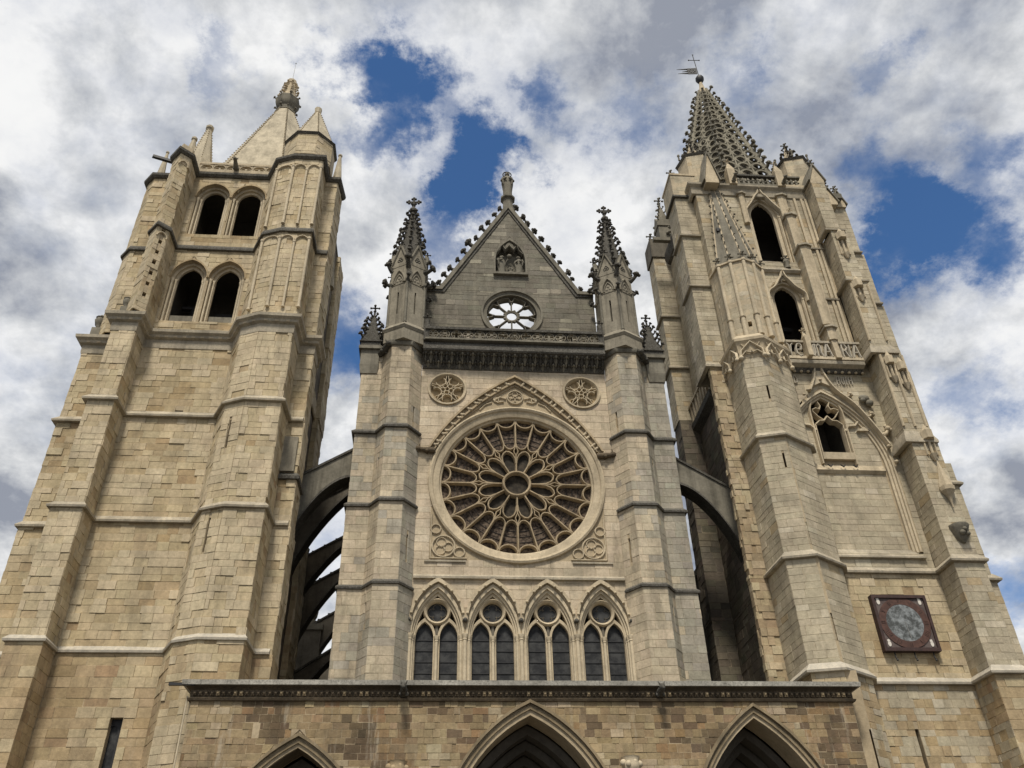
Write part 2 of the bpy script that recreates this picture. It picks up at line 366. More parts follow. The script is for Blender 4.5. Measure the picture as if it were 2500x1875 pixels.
# ------------------------------------------------------------------ stones
VW = cam.matrix_world.inverted()
def screen_area(c, u, w, h, n):
    d = (CAM - c); dist = d.length; q = VW @ c
    if q.z > -1: return 0
    sx, sy = q.x / -q.z * FPX, q.y / -q.z * FPX
    if abs(sx) > .5 or abs(sy) > .375: return 0
    return w * h * max(0, n.dot(d) / dist) / (dist * dist)
class Masonry:
    def __init__(s, root, seed, mat=''): s.root = root; s.rng = random.Random(seed); s.st = []; s.seed = seed; s.mat = mat
    def rows(s, z0, z1, h):
        r = random.Random(int(h * 1000) + s.seed); z = 0; out = []
        while z < z1:
            k = h * r.uniform(.8, 1.22); a, b = max(z, z0), min(z + k, z1)
            if b - a > .07: out.append((a, b))
            z += k
        return out
    def lay(s, p0, p1, z0, z1, st, part, holes=(), limit=None):
        l, u, n = seg_frame(p0, p1); R = s.rng; H = [h for h in holes]
        rows = []
        for a, b in s.rows(z0, z1, st['h']):
            cut = sorted({a, b, *[h.zb for h in H if isinstance(h, Arch) and a + .04 < h.zb < b - .04]}); rows += list(zip(cut, cut[1:]))
        for a, b in rows:
            x = 0.0; first = R.uniform(.3, 1)
            lim = limit((a + b) / 2) if limit else (0, l); limb = limit(b) if limit else lim; lima = limit(a) if limit else lim
            while x < l - 1e-4:
                w = R.uniform(*st['l']) * (first if x == 0 else 1); first = 1
                if l - x - w < st['l'][0] * .5: w = l - x
                y = min(l, x + w); quads = [[x, y, x, y]]
                if limit:
                    q = [max(x, lima[0]), min(y, lima[1]), max(x, limb[0]), min(y, limb[1])]
                    quads = [q] if q[1] - q[0] > .1 and q[3] - q[2] > .02 else []
                for h in H:
                    nq = []
                    for q in quads:
                        lo, hi, mi = h.iv(a + .01), h.iv(b - .01), h.iv((a + b) / 2)
                        if lo is None and hi is None and mi is None: nq.append(q); continue
                        mi = mi or lo or hi
                        lo = lo or (h.xc, h.xc); hi = hi or (h.xc, h.xc)
                        if isinstance(h, Rect): lo = hi = mi
                        L = [q[0], min(q[1], lo[0]), q[2], min(q[3], hi[0])]; Rr = [max(q[0], lo[1]), q[1], max(q[2], hi[1]), q[3]]
                        for k in (L, Rr):
                            if k[1] - k[0] > .05 and k[3] - k[2] > .05: nq.append(k)
                            elif k[1] - k[0] > .12 or k[3] - k[2] > .12: k[1] = max(k[1], k[0] + .01); k[3] = max(k[3], k[2] + .01); nq.append(k)
                    quads = nq
                cx, cz = (x + y) / 2, (a + b) / 2
                P = (p0[0] + u[0] * cx, p0[1] + u[1] * cx, cz)
                col, e = st['pal'](P, R, x < .01 or y > l - .01); e = max(e, -.009)
                for q in quads: s.st.append((p0, u, n, q, a, b, col, e, part))
                x = y
    def finish(s, keep=300):
        cand = []
        for i, (p0, u, n, q, a, b, col, e, part) in enumerate(s.st):
            if abs(q[0] - q[2]) < 1e-6 and abs(q[1] - q[3]) < 1e-6:
                w, h = q[1] - q[0], b - a; cx = (q[0] + q[1]) / 2
                c = Vector((p0[0] + u[0] * cx, p0[1] + u[1] * cx, (a + b) / 2)); cand.append((screen_area(c, u, w, h, Vector((n[0], n[1], 0))), i))
        cand.sort(reverse=True); pick = {i for v, i in cand[:keep] if v > 0}; mb = MB()
        for i, (p0, u, n, q, a, b, col, e, part) in enumerate(s.st):
            if i in pick:
                g = .0035; w, h = q[1] - q[0] - 2 * g, b - a - 2 * g; cx = (q[0] + q[1]) / 2
                M = Matrix(((u[0] * w, -n[0], 0, p0[0] + u[0] * cx + n[0] * e), (u[1] * w, -n[1], 0, p0[1] + u[1] * cx + n[1] * e), (0, 0, h, (a + b) / 2), (0, 0, 0, 1)))
                o = link('stone', UNIT_STONE[s.mat][i % 4], part, mw=M); o.color = (*col, 1); continue
            g = .0035; bv = .008; R = s.rng
            def P(uu_, z, d): return (p0[0] + u[0] * uu_ + n[0] * d, p0[1] + u[1] * uu_ + n[1] * d, z)
            a_, b_ = a + g, b - g; q0, q1, q2, q3 = q[0] + g, q[1] - g, q[2] + g, q[3] - g
            t = [R.uniform(-.006, .006) for _ in range(4)]
            bu = min(bv, max(.002, (q1 - q0) * .2), max(.002, (q3 - q2) * .2))
            V = [P(q0, a_, -.06), P(q1, a_, -.06), P(q3, b_, -.06), P(q2, b_, -.06), P(q0, a_, e - bv), P(q1, a_, e - bv), P(q3, b_, e - bv), P(q2, b_, e - bv),
                 P(q0 + bu, a_ + bv, e + t[0]), P(q1 - bu, a_ + bv, e + t[1]), P(q3 - bu, b_ - bv, e + t[2]), P(q2 + bu, b_ - bv, e + t[3])]
            mb.add(V, [(8, 9, 10, 11), (4, 5, 9, 8), (5, 6, 10, 9), (6, 7, 11, 10), (7, 4, 8, 11), (0, 1, 5, 4), (1, 2, 6, 5), (2, 3, 7, 6), (3, 0, 4, 7)], col)
        if mb.v: obj('stonework', mb, 'ashlar_stuff' + s.mat, s.root, kind='stuff', smooth=0)
UNIT_STONE = {'': [], '_left': [], '_mid': [], '_porch': [], '_grey': []}
for k in range(4):
    r = random.Random(k); mb = MB(); t = [r.uniform(-.007, .007) for _ in range(4)]
    V = [(x, .10, z) for x, z in ((-.5, -.5), (.5, -.5), (.5, .5), (-.5, .5))] + [(x, .011, z) for x, z in ((-.5, -.5), (.5, -.5), (.5, .5), (-.5, .5))] + [(x * .97, t[i], z * .95) for i, (x, z) in enumerate(((-.5, -.5), (.5, -.5), (.5, .5), (-.5, .5)))]
    mb.add(V, [(8, 9, 10, 11), (4, 5, 9, 8), (5, 6, 10, 9), (6, 7, 11, 10), (7, 4, 8, 11), (0, 1, 5, 4), (1, 2, 6, 5), (2, 3, 7, 6), (3, 0, 4, 7)])
    for _k in UNIT_STONE: UNIT_STONE[_k].append(mb.mesh('stone', 'ashlar_piece' + _k, 0))
def nz3(P, s, o=0): return noise.noise(Vector((P[0] * s + o, P[1] * s + o * .7, P[2] * s - o)))
def tint(c, R, v=.08): k = 1 + R.gauss(0, v); return tuple(max(.02, x * k * (1 + R.gauss(0, v * .18))) for x in c)
PALE, CRM, TAN, OCH, RUST, GRY = (.485, .405, .275), (.44, .36, .23), (.40, .315, .193), (.345, .258, .148), (.335, .235, .14), (.30, .275, .225)
def pal_old(P, R, edge, bias=0.0):                     # patched old tower: new pale blocks stand proud of worn ochre ones
    k = nz3(P, .55, 3) + nz3(P, 1.7, 8) * .55 + bias + (.28 if edge else 0) + R.gauss(0, .2)
    if k > .30: return tint(PALE, R, .03), R.uniform(.022, .045)
    if k > -.15: return tint(CRM, R, .035), R.uniform(.004, .02)
    if R.random() < .035: return tint(RUST, R, .06), R.uniform(-.02, .01)
    if k < -.55 or R.random() < .08: return tint(OCH, R, .06), R.uniform(-.02, .0)
    return tint(TAN, R, .045), R.uniform(-.014, .008)
def pal_base(P, R, edge):                              # lower walls: warm tan with few pale blocks
    k = nz3(P, .5, 5) + R.gauss(0, .25) + (P[2] - 9) * .05
    if k > .45: return tint(CRM, R, .04), R.uniform(0, .03)
    if R.random() < .03: return tint(RUST, R, .06), R.uniform(-.02, .01)
    if k < -.45 or R.random() < .06: return tint(OCH, R, .06), R.uniform(-.02, .01)
    return tint((.385, .295, .178), R, .04), R.uniform(-.012, .012)
def pal_new(P, R, edge):                               # even, well cut pale ashlar
    k = nz3(P, .35, 9); c = (.405, .352, .255)
    if R.random() < .08: return tint((.48, .425, .32), R, .03), R.uniform(0, .008)
    if R.random() < .04: return tint((.39, .31, .195), R, .04), R.uniform(-.006, .006)
    return tint(tuple(x * (1 + .1 * k) for x in c), R, .03), R.uniform(-.006, .008)
def pal_front(P, R, edge):
    k = nz3(P, .3, 2) + R.gauss(0, .2)
    if k > .38: return tint((.54, .46, .345), R, .03), R.uniform(0, .01)
    if k < -.42: return tint((.40, .335, .245), R, .04), R.uniform(-.006, .006)
    return tint((.485, .405, .295), R, .03), R.uniform(-.006, .008)
def pal_turret(P, R, edge):
    k = nz3(P, .3, 2) + R.gauss(0, .2) + (.25 if P[0] > 0 else 0)
    if k > .32: return tint((.34, .308, .245), R, .05), R.uniform(-.006, .006)
    if k < -.3: return tint((.50, .42, .305), R, .03), R.uniform(0, .01)
    return tint((.435, .37, .27), R, .04), R.uniform(-.006, .008)
def pal_grey(P, R, edge):
    k = R.random()
    if k < .08: return tint((.28, .255, .20), R, .06), R.uniform(0, .012)
    return tint((.178, .163, .13), R, .06), R.uniform(-.006, .006)
def pal_porch(P, R, edge):
    k = nz3(P, .5, 4) + nz3(P, 1.3, 14) * .6 + R.gauss(0, .17)
    if k > .45: return tint((.37, .30, .20), R, .08), R.uniform(.0, .03)
    if k > .12: return tint((.305, .236, .14), R, .08), R.uniform(-.01, .02)
    if R.random() < .14: return tint((.25, .165, .088), R, .1), R.uniform(-.02, .01)
    if k < -.35 or R.random() < .12: return tint((.145, .105, .065), R, .1), R.uniform(-.025, .01)
    return tint((.258, .19, .11), R, .09), R.uniform(-.02, .012)
def pal_rough(P, R, edge):                             # torn, unfinished bonding stones
    k = nz3(P, .6, 6) + R.gauss(0, .2)
    if k > .2: return tint((.40, .33, .22), R, .06), R.uniform(0, .07)
    if k < -.4: return tint((.285, .215, .135), R, .08), R.uniform(-.03, .02)
    return tint((.355, .28, .178), R, .07), R.uniform(-.02, .05)
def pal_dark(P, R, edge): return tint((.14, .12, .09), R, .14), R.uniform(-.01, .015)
S_OLD = dict(h=.36, l=(.35, 1.0), pal=pal_old); S_BASE = dict(h=.40, l=(.4, 1.1), pal=pal_base); S_NEW = dict(h=.33, l=(.5, .95), pal=pal_new)
S_PALE = dict(h=.36, l=(.3, .75), pal=lambda P, R, e_: pal_old(P, R, e_, .30))
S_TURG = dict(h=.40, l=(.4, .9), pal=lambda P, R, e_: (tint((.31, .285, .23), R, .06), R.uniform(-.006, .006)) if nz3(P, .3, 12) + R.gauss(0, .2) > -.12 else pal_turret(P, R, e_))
S_FRONT = dict(h=.40, l=(.55, 1.15), pal=pal_front); S_TUR = dict(h=.40, l=(.4, .9), pal=pal_turret); S_GREY = dict(h=.36, l=(.45, 1.0), pal=pal_grey)
S_PORCH = dict(h=.265, l=(.22, .60), pal=pal_porch); S_ROUGH = dict(h=.36, l=(.2, .6), pal=pal_rough); S_DARK = dict(h=.4, l=(.5, 1.1), pal=pal_dark)

# ------------------------------------------------------------------ shared small ornaments
mb = MB(); mb.tube([(-.03, 0, -.03), (.10, 0, .02), (.19, 0, .10)], [.085, .06, .055], 6); mb.blob((.215, 0, .16), .092, sq=(1, 1.2, .9)); mb.blob((.27, .04, .09), .055); mb.blob((.27, -.05, .10), .05); mb.blob((.17, 0, .24), .05)
ME_CROCKET = mb.mesh('crocket', 'crust', 60); ME_CROCKET_P = mb.mesh('crocket', 'cream', 60); ME_CROCKET_G = mb.mesh('crocket', 'grey', 60)
mb = MB(); mb.blob((0, 0, 0), .07, sq=(1, 1, .8)); ME_BUD = mb.mesh('bud', 'cream', 60); ME_BUD_D = mb.mesh('bud', 'crust', 60)
CRNG = random.Random(99)
def crocket(parent, p, ang, s, me):                    # every carved leaf a little different in size, turn and droop
    k = CRNG.uniform(.8, 1.16)
    return link('crocket', me, parent, mw=Matrix.Translation(p) @ Matrix.Rotation(ang + CRNG.uniform(-.25, .25), 4, 'Z') @ Matrix.Rotation(CRNG.uniform(-.3, .3), 4, 'Y') @ Matrix.Diagonal((s * k * CRNG.uniform(.9, 1.1), s * k * CRNG.uniform(.85, 1.2), s * k * CRNG.uniform(.85, 1.15), 1)))
mb = MB()                                              # cross shaped leaf finial
mb.lathe([(.10, 0), (.07, .18), (.13, .26), (.13, .34), (.07, .40), (.06, .62)], n=8)
for a in (0, math.pi / 2, math.pi, 1.5 * math.pi):
    mb.tube([(0, 0, .66), (.16 * math.cos(a), .16 * math.sin(a), .70), (.30 * math.cos(a), .30 * math.sin(a), .68)], [.07, .07, .06], 6); mb.blob((.36 * math.cos(a), .36 * math.sin(a), .68), .10)
mb.tube([(0, 0, .62), (0, 0, .95)], .07, 6); mb.blob((0, 0, 1.0), .11)
ME_FINIAL = mb.mesh('finial', 'crust', 60); ME_FINIAL_P = mb.mesh('finial', 'cream', 60); ME_FINIAL_G = mb.mesh('finial', 'grey', 60)
def finial(parent, p, s, me=None): return link('finial', me or ME_FINIAL, parent, mw=Matrix.Translation(p) @ Matrix.Scale(s, 4))
ME_SHAFT = MB().lathe([(.10, 0), (.10, .012), (.072, .022), (.07, .97), (.095, .975), (.10, 1)], n=8).mesh('colonnette', 'cream_pale', 50)
ME_SHAFT_C = MB().lathe([(.10, 0), (.10, .02), (.07, .035), (.068, .91), (.085, .915), (.075, .93), (.12, .99), (.12, 1)], n=8).mesh('colonnette', 'cream_pale', 50)
ME_SHAFT_G = MB().lathe([(.10, 0), (.10, .012), (.072, .022), (.07, .95), (.105, .975), (.10, 1)], n=8).mesh('colonnette', 'grey', 50)
def shaft(parent, x, y, z0, z1, r=1.0, me=None, name='colonnette'):
    return link(name, me or ME_SHAFT, parent, mw=Matrix.Translation((x, y, z0)) @ Matrix.Diagonal((r, r, z1 - z0, 1)))

# ================================================================== ground
g = MB(); g.add([(-1500, -1500, 0), (1500, -1500, 0), (1500, 1500, 0), (-1500, 1500, 0)], [(0, 1, 2, 3)])
obj('plaza_ground', g, 'plaza', kind='structure', smooth=0)

def face_mat(p0, p1, z, a=.5):                          # frame of a wall face: X along it, -Y outwards
    l, u, n = seg_frame(p0, p1)
    return Matrix(((u[0], -n[0], 0, p0[0] + u[0] * l * a), (u[1], -n[1], 0, p0[1] + u[1] * l * a), (0, 0, 1, z), (0, 0, 0, 1)))
def ring_prof(mb, xc, zc, prof, n=96):
    V = [(xc + r * math.cos(2 * math.pi * k / n), y, zc + r * math.sin(2 * math.pi * k / n)) for k in range(n) for r, y in prof]; m = len(prof)
    mb.add(V, [(k * m + j, ((k + 1) % n) * m + j, ((k + 1) % n) * m + j + 1, k * m + j + 1) for k in range(n) for j in range(m - 1)]); return mb
def walls(M, path, z0, z1, st, name, mortar='mortar', pockets=None, skip=(), styles=None, parent=None, label=None):
    """a run of wall faces: backing mesh plus laid stones"""
    pk = pockets or {}; inner = offset(path, -.015); mb = MB(); run = []
    n = len(path) - 1; o = None
    for i in range(n + 1):
        if i == n or i in skip:
            if run:
                o = obj(name, mb, mortar, parent or M.root, label, smooth=0)
                for j in run:
                    s_ = (styles or {}).get(j, st)
                    if s_: M.lay(path[j], path[j + 1], z0, z1, s_, o, [h for h in pk.get(j, ()) if h.z0 > z0 and h.z1 < z1])
            mb = MB(); run = []; continue
        strip(mb, inner[i], inner[i + 1], z0, z1, [h for h in pk.get(i, ()) if h.z0 > z0 and h.z1 < z1], back=0)
        run.append(i)
    return o
def drip(z, o=.16, h=.40): return [(-.06, z), (o, z), (o + .02, z + .09), (-.06, z + h)]
def pinnacle(parent, x, y, z, w, hb, hs, mat='crust', rot=0.0, n_cr=5, me_c=None, me_f=None, fs=.8, cs=.9, sides=4):
    """small gabled pinnacle: shaft, four gablets, crocketed spire and finial"""
    c, s = math.cos(rot), math.sin(rot); h = w / 2
    mb = MB()
    def T(px, py): return (x + c * px - s * py, y + s * px + c * py)
    mb.prism([T(-h, -h), T(h, -h), T(h, h), T(-h, h)], z, z + hb)
    mb.prism([T(-h * 1.15, -h * 1.15), T(h * 1.15, -h * 1.15), T(h * 1.15, h * 1.15), T(-h * 1.15, h * 1.15)], z + hb * .86, z + hb)
    q = h * .92; mb.pyramid([T(-q, -q), T(q, -q), T(q, q), T(-q, q)], z + hb, (x, y, z + hb + hs))
    for k in range(4):
        a = k * math.pi / 2; ca, sa = math.cos(a), math.sin(a)
        def U(px, py, zz): return (*T(ca * px - sa * py, sa * px + ca * py), zz)
        gh = w * .85
        mb.add([U(-h, -h * 1.08, z + hb), U(h, -h * 1.08, z + hb), U(0, -h * 1.08, z + hb + gh), U(-h, -h * .6, z + hb), U(h, -h * .6, z + hb), U(0, -h * .3, z + hb + gh)],
               [(0, 1, 2), (5, 4, 3), (0, 2, 5, 3), (1, 4, 5, 2), (0, 3, 4, 1)])
    o = obj('pinnacle', mb, mat, parent)
    for k in range(4):
        a = math.pi / 4 + k * math.pi / 2 + rot
        for j in range(n_cr):
            t = (j + .9) / (n_cr + 1); rr_ = q * 1.414 * (1 - t)
            crocket(o, (x + math.cos(a) * rr_, y + math.sin(a) * rr_, z + hb + hs * t), a, cs * (1 - .35 * t), me_c or ME_CROCKET)
    finial(o, (x, y, z + hb + hs * .93), fs, me_f or ME_FINIAL); return o

# ================================================================== central church front
CF = thing('church_front', 'pale gabled church front with rose window between two dark pinnacled turrets', 'church front', (0, 0, 0))
M = Masonry(CF, 11, '_mid')
RC = 22.83; XL = (-3.81, -1.27, 1.27, 3.81)
class Hood:
    xc = 0.0
    def __init__(s, d=0.0, xo=0.0):
        s.xc = xo; s.d = d; s.P = []
        for i in range(25):
            t = i / 24; s.P.append(((1 - t) ** 2 * (4.34 + d) + 2 * t * (1 - t) * (2.86 + d), (1 - t) ** 2 * 24.6 + 2 * t * (1 - t) * (27.36 + d * .9) + t * t * (29.07 + d * 1.25)))
    def iv(s, z):
        if z < 24.6 or z > s.P[-1][1]: return None
        for (a, za), (b, zb) in zip(s.P, s.P[1:]):
            if za <= z <= zb: w = a + (b - a) * (z - za) / (zb - za + 1e-9); return (s.xc - w, s.xc + w) if w > .02 else None
wall = MB(); yf, yb = .015, 1.2
wall.box(-5.05, 5.05, yf, yb, 0, 12.0)
pierced(wall, -5.05, 5.05, 12.0, 17.5, yf, yb, [Arch(x, 1.24, 12.05, 14.9, 17.36) for x in XL])
wall.box(-5.05, 5.05, yf, yb, 17.5, 18.2)
pierced(wall, -5.05, 5.05, 18.2, 27.4, yf, yb, [Circ(0, RC, 4.2)])
pierced(wall, -5.05, 5.05, 27.4, 29.5, yf, yb, [Circ(x, 28.4, .9) for x in (-3.65, 3.65)])
wall.box(-5.05, 5.05, yf, yb, 29.5, 31.2)
fw = obj('front_wall', wall, 'mortar', CF, smooth=0)
X0 = 5.05
H = [Arch(x + X0, 1.30, 12, 14.9, 17.5) for x in XL] + [Circ(X0, RC, 4.36), Hood(.16, X0), Rect(X0 - 4.28, X0 + 4.28, 18.55, 21.1)] + [Circ(x + X0, 28.4, .99) for x in (-3.65, 3.65)]
M.lay((-5.05, 0), (5.05, 0), 12.2, 29.75, S_FRONT, fw, H)
# band of plain stone under the rose, slightly proud
obj('string_course', course([(-4.98, 0), (4.98, 0)], [(-.05, 17.56), (.16, 17.56), (.17, 17.66), (-.05, 17.84)]), 'string', CF)
obj('sill_course', course([(-4.5, 0), (-2.55, 0)], [(-.05, 18.42), (.07, 18.42), (.07, 18.5), (-.05, 18.54)]), 'string', CF)
obj('sill_course', course([(2.55, 0), (4.5, 0)], [(-.05, 18.42), (.07, 18.42), (.07, 18.5), (-.05, 18.54)]), 'string', CF)

# ---- rose window
rim = MB(); ring_prof(rim, 0, RC, [(4.47, .06), (4.45, -.13), (4.36, -.17), (4.26, -.11), (4.22, -.03), (4.02, .02), (3.93, .06), (3.90, .16), (3.82, .22), (3.80, .60)])
ROSE = obj('rose_window', rim, 'cream', CF, smooth=28)
def pol(r, a): a = math.radians(a); return (r * math.sin(a), r * math.cos(a))
def rosey(me, name, n, a0=0.0):
    for k in range(n): link(name, me, ROSE, mw=Matrix.Translation((0, 0, RC)) @ Matrix.Rotation(math.radians(a0 + 360 / n * k), 4, 'Y'))
Y0, Y1, YG = .20, .58, .46
rosey(MB().bar([(0, 2.28), (0, 3.74)], .13, Y0, Y1).mesh('spoke', 'tracery', 30), 'spoke', 24)
a_ = [(.46 * math.cos(t), 3.79 - .40 * math.sin(t)) for t in [math.pi * k / 12 for k in range(13)]]
rosey(MB().bar(a_, .12, Y0 + .01, Y1).mesh('rim_arch', 'tracery', 40), 'rim_arch', 24, 7.5)
a_ = [pol(2.42, -7.5), pol(2.20, -5.8), pol(2.09, -3), pol(2.06, 0), pol(2.09, 3), pol(2.20, 5.8), pol(2.42, 7.5)]
rosey(MB().bar(a_, .10, Y0 + .012, Y1).mesh('light_arch', 'tracery', 40), 'light_arch', 24, 7.5)
rosey(MB().bar([(0, .70), (0, 1.72)], .12, Y0, Y1).mesh('mullion', 'tracery', 30), 'mullion', 12)
a_ = [pol(1.66, 0), pol(1.92, 3.4), pol(2.26, 0), pol(1.92, -3.4)]
rosey(MB().bar(a_, .09, Y0 + .006, Y1, True).mesh('diamond', 'tracery', 30), 'diamond', 12)
a_ = [pol(1.22, -14.2), pol(1.5, -13), pol(1.75, -9.5), pol(1.9, -5), pol(1.97, 0), pol(1.9, 5), pol(1.75, 9.5), pol(1.5, 13), pol(1.22, 14.2)]
rosey(MB().bar(a_, .12, Y0 + .016, Y1).mesh('petal_arch', 'tracery', 40), 'petal_arch', 12, 15)
hub = MB(); ring_prof(hub, 0, RC, [(.76, .58), (.75, .22), (.70, .14), (.64, .14), (.60, .2), (.60, .58)], 36); obj('hub_ring', hub, 'tracery', ROSE, smooth=40)
def pane(poly): return MB().extr(poly, YG, YG + .03)
rosey(pane([pol(3.40, -7.2), pol(3.40, -3), pol(3.40, 3), pol(3.40, 7.2), pol(2.05, 7.2), pol(2.05, -7.2)]).mesh('pane', 'rose_glass', 0), 'pane', 24, 7.5)
rosey(pane([pol(3.86, -7.4), pol(3.86, 0), pol(3.86, 7.4), pol(3.405, 7.4), pol(3.405, -7.4)]).mesh('pane', 'rose_glass', 0), 'pane', 24, 7.5)
rosey(pane([pol(2.045, -14.9), pol(2.045, 0), pol(2.045, 14.9), pol(.61, 14.9), pol(.61, -14.9)]).mesh('pane', 'petal_glass', 0), 'pane', 12, 15)
obj('pane', pane([(x, z) for x, z in circ(0, RC, .605, 24)]), 'petal_glass', ROSE, smooth=0)
for r_ in (2.55, 2.85, 3.15):                           # iron saddle bars
    rosey(MB().bar([pol(r_, -7.2), pol(r_, 0), pol(r_, 7.2)], .022, YG - .03, YG + .01).mesh('saddle_bar', 'iron', 0), 'saddle_bar', 24, 7.5)
# hood over the rose with leaf crockets
_l = MB(); _l.blob((0, 0, 0), .10, sq=(1.5, .8, .7)); _l.blob((.10, -.05, .04), .07); _l.blob((-.12, -.03, -.03), .06); ME_LEAFH = _l.mesh('leaf', 'cream', 60)
hd = MB(); hp = Hood(); P_in = hp.P; 
def hood_pts(d): q = Hood(d); return [(-x, z) for x, z in q.P] + [(x, z) for x, z in reversed(q.P[:-1])]
hd.band(hood_pts(.10), hood_pts(.2), -.24, .05); hd.band(hood_pts(-.10), hood_pts(.098), -.08, .05); hd.band(hood_pts(-.19), hood_pts(-.102), -.17, .05); hd.band(hood_pts(-.30), hood_pts(-.192), -.05, .05)
HOOD = obj('rose_hood', hd, 'tracery', CF, smooth=30)
for s in (-1, 1):
    for j in range(14):
        x, z = hp.P[int(1 + 1.65 * j)]; link('leaf', ME_LEAFH, HOOD, mw=Matrix.Translation((s * x, -.12, z)) @ Matrix.Rotation(-s * (.55 + .25 * j / 14), 4, 'Y') @ Matrix.Diagonal((1.15 + .3 * (j % 3 == 1), 1.0, 1.1, 1)))
tm = MB()                                               # carved tympanum above the ring
tm.bar(circ(0, 27.95, .42, 20), .09, -.09, .04, True)
for k in range(5): a = math.pi / 2 + 2 * math.pi * k / 5; tm.bar(circ(.22 * math.cos(a), 27.95 + .22 * math.sin(a), .15, 10), .05, -.05, .04, True)
for s in (-1, 1):
    tm.bar([(s * .5, 27.85), (s * .8, 27.95), (s * 1.15, 27.75), (s * .95, 27.6), (s * .62, 27.68)], .10, -.08, .04); tm.bar([(s * 1.25, 27.6), (s * 1.6, 27.45), (s * 1.9, 27.1)], .08, -.06, .04)
    tm.bar(circ(s * 1.02, 27.78, .14, 10), .06, -.07, .04, True)
obj('tympanum_carving', tm, 'cream', CF, smooth=40)
for s in (-1, 1):                                       # pierced corner carvings below the rose
    sp = MB(); cx = s * 3.62
    sp.bar([(s * 4.22, 18.62), (s * 4.22, 20.9)], .09, -.05, .05); sp.bar([(s * 2.5, 18.62), (s * 4.22, 18.62)], .09, -.055, .05)
    sp.bar(circ(cx, 19.22, .54, 24), .10, -.08, .05, True)
    for k in range(3): a = math.pi / 2 + 2 * math.pi * k / 3 + .4; sp.bar(circ(cx + .24 * math.cos(a), 19.22 + .24 * math.sin(a), .23, 12), .06, -.05, .05, True)
    sp.bar(circ(s * 2.86, 18.92, .25, 14), .08, -.07, .05, True); sp.bar(circ(s * 4.0, 20.12, .24, 14), .08, -.07, .05, True)
    obj('corner_carving', sp, 'cream', CF, smooth=40)
# ---- blind roundels
for cx in (-3.65, 3.65):
    rd = MB(); ring_prof(rd, cx, 28.4, [(1.04, .05), (1.03, -.10), (.95, -.10), (.88, .0), (.86, .22)], 48); RD = obj('roundel', rd, 'cream', CF, smooth=30)
    obj('back_plate', MB().extr(circ(cx, 28.4, .9, 32), .20, .24), 'tan', RD, smooth=0)
    tb = MB()
    for k in range(5):
        a = math.pi / 2 + 2 * math.pi * k / 5 + math.pi / 5; cxx, czz = cx + .60 * math.cos(a), 28.4 + .60 * math.sin(a)
        tb.bar([(cxx + .27 * math.cos(t), czz + .27 * math.sin(t)) for t in [a + math.pi + math.pi * (j / 8 - .5) * 1.25 for j in range(9)]], .075, -.03, .2)
        b = a + math.pi / 5; tb.bar([(cx + .34 * math.cos(b), 28.4 + .34 * math.sin(b)), (cx + .60 * math.cos(b - .16), 28.4 + .60 * math.sin(b - .16)), (cx + .88 * math.cos(b - .05), 28.4 + .88 * math.sin(b - .05))], .07, -.04, .2)
        tb.bar([(cx + .34 * math.cos(b), 28.4 + .34 * math.sin(b)), (cx + .60 * math.cos(b + .16), 28.4 + .60 * math.sin(b + .16)), (cx + .88 * math.cos(b + .05), 28.4 + .88 * math.sin(b + .05))], .07, -.038, .2)
        tb.bar(circ(cx + .235 * math.cos(b + .5), 28.4 + .235 * math.sin(b + .5), .13, 12), .06, -.045, .2, True)
    obj('tracery', tb, 'cream', RD, smooth=40)
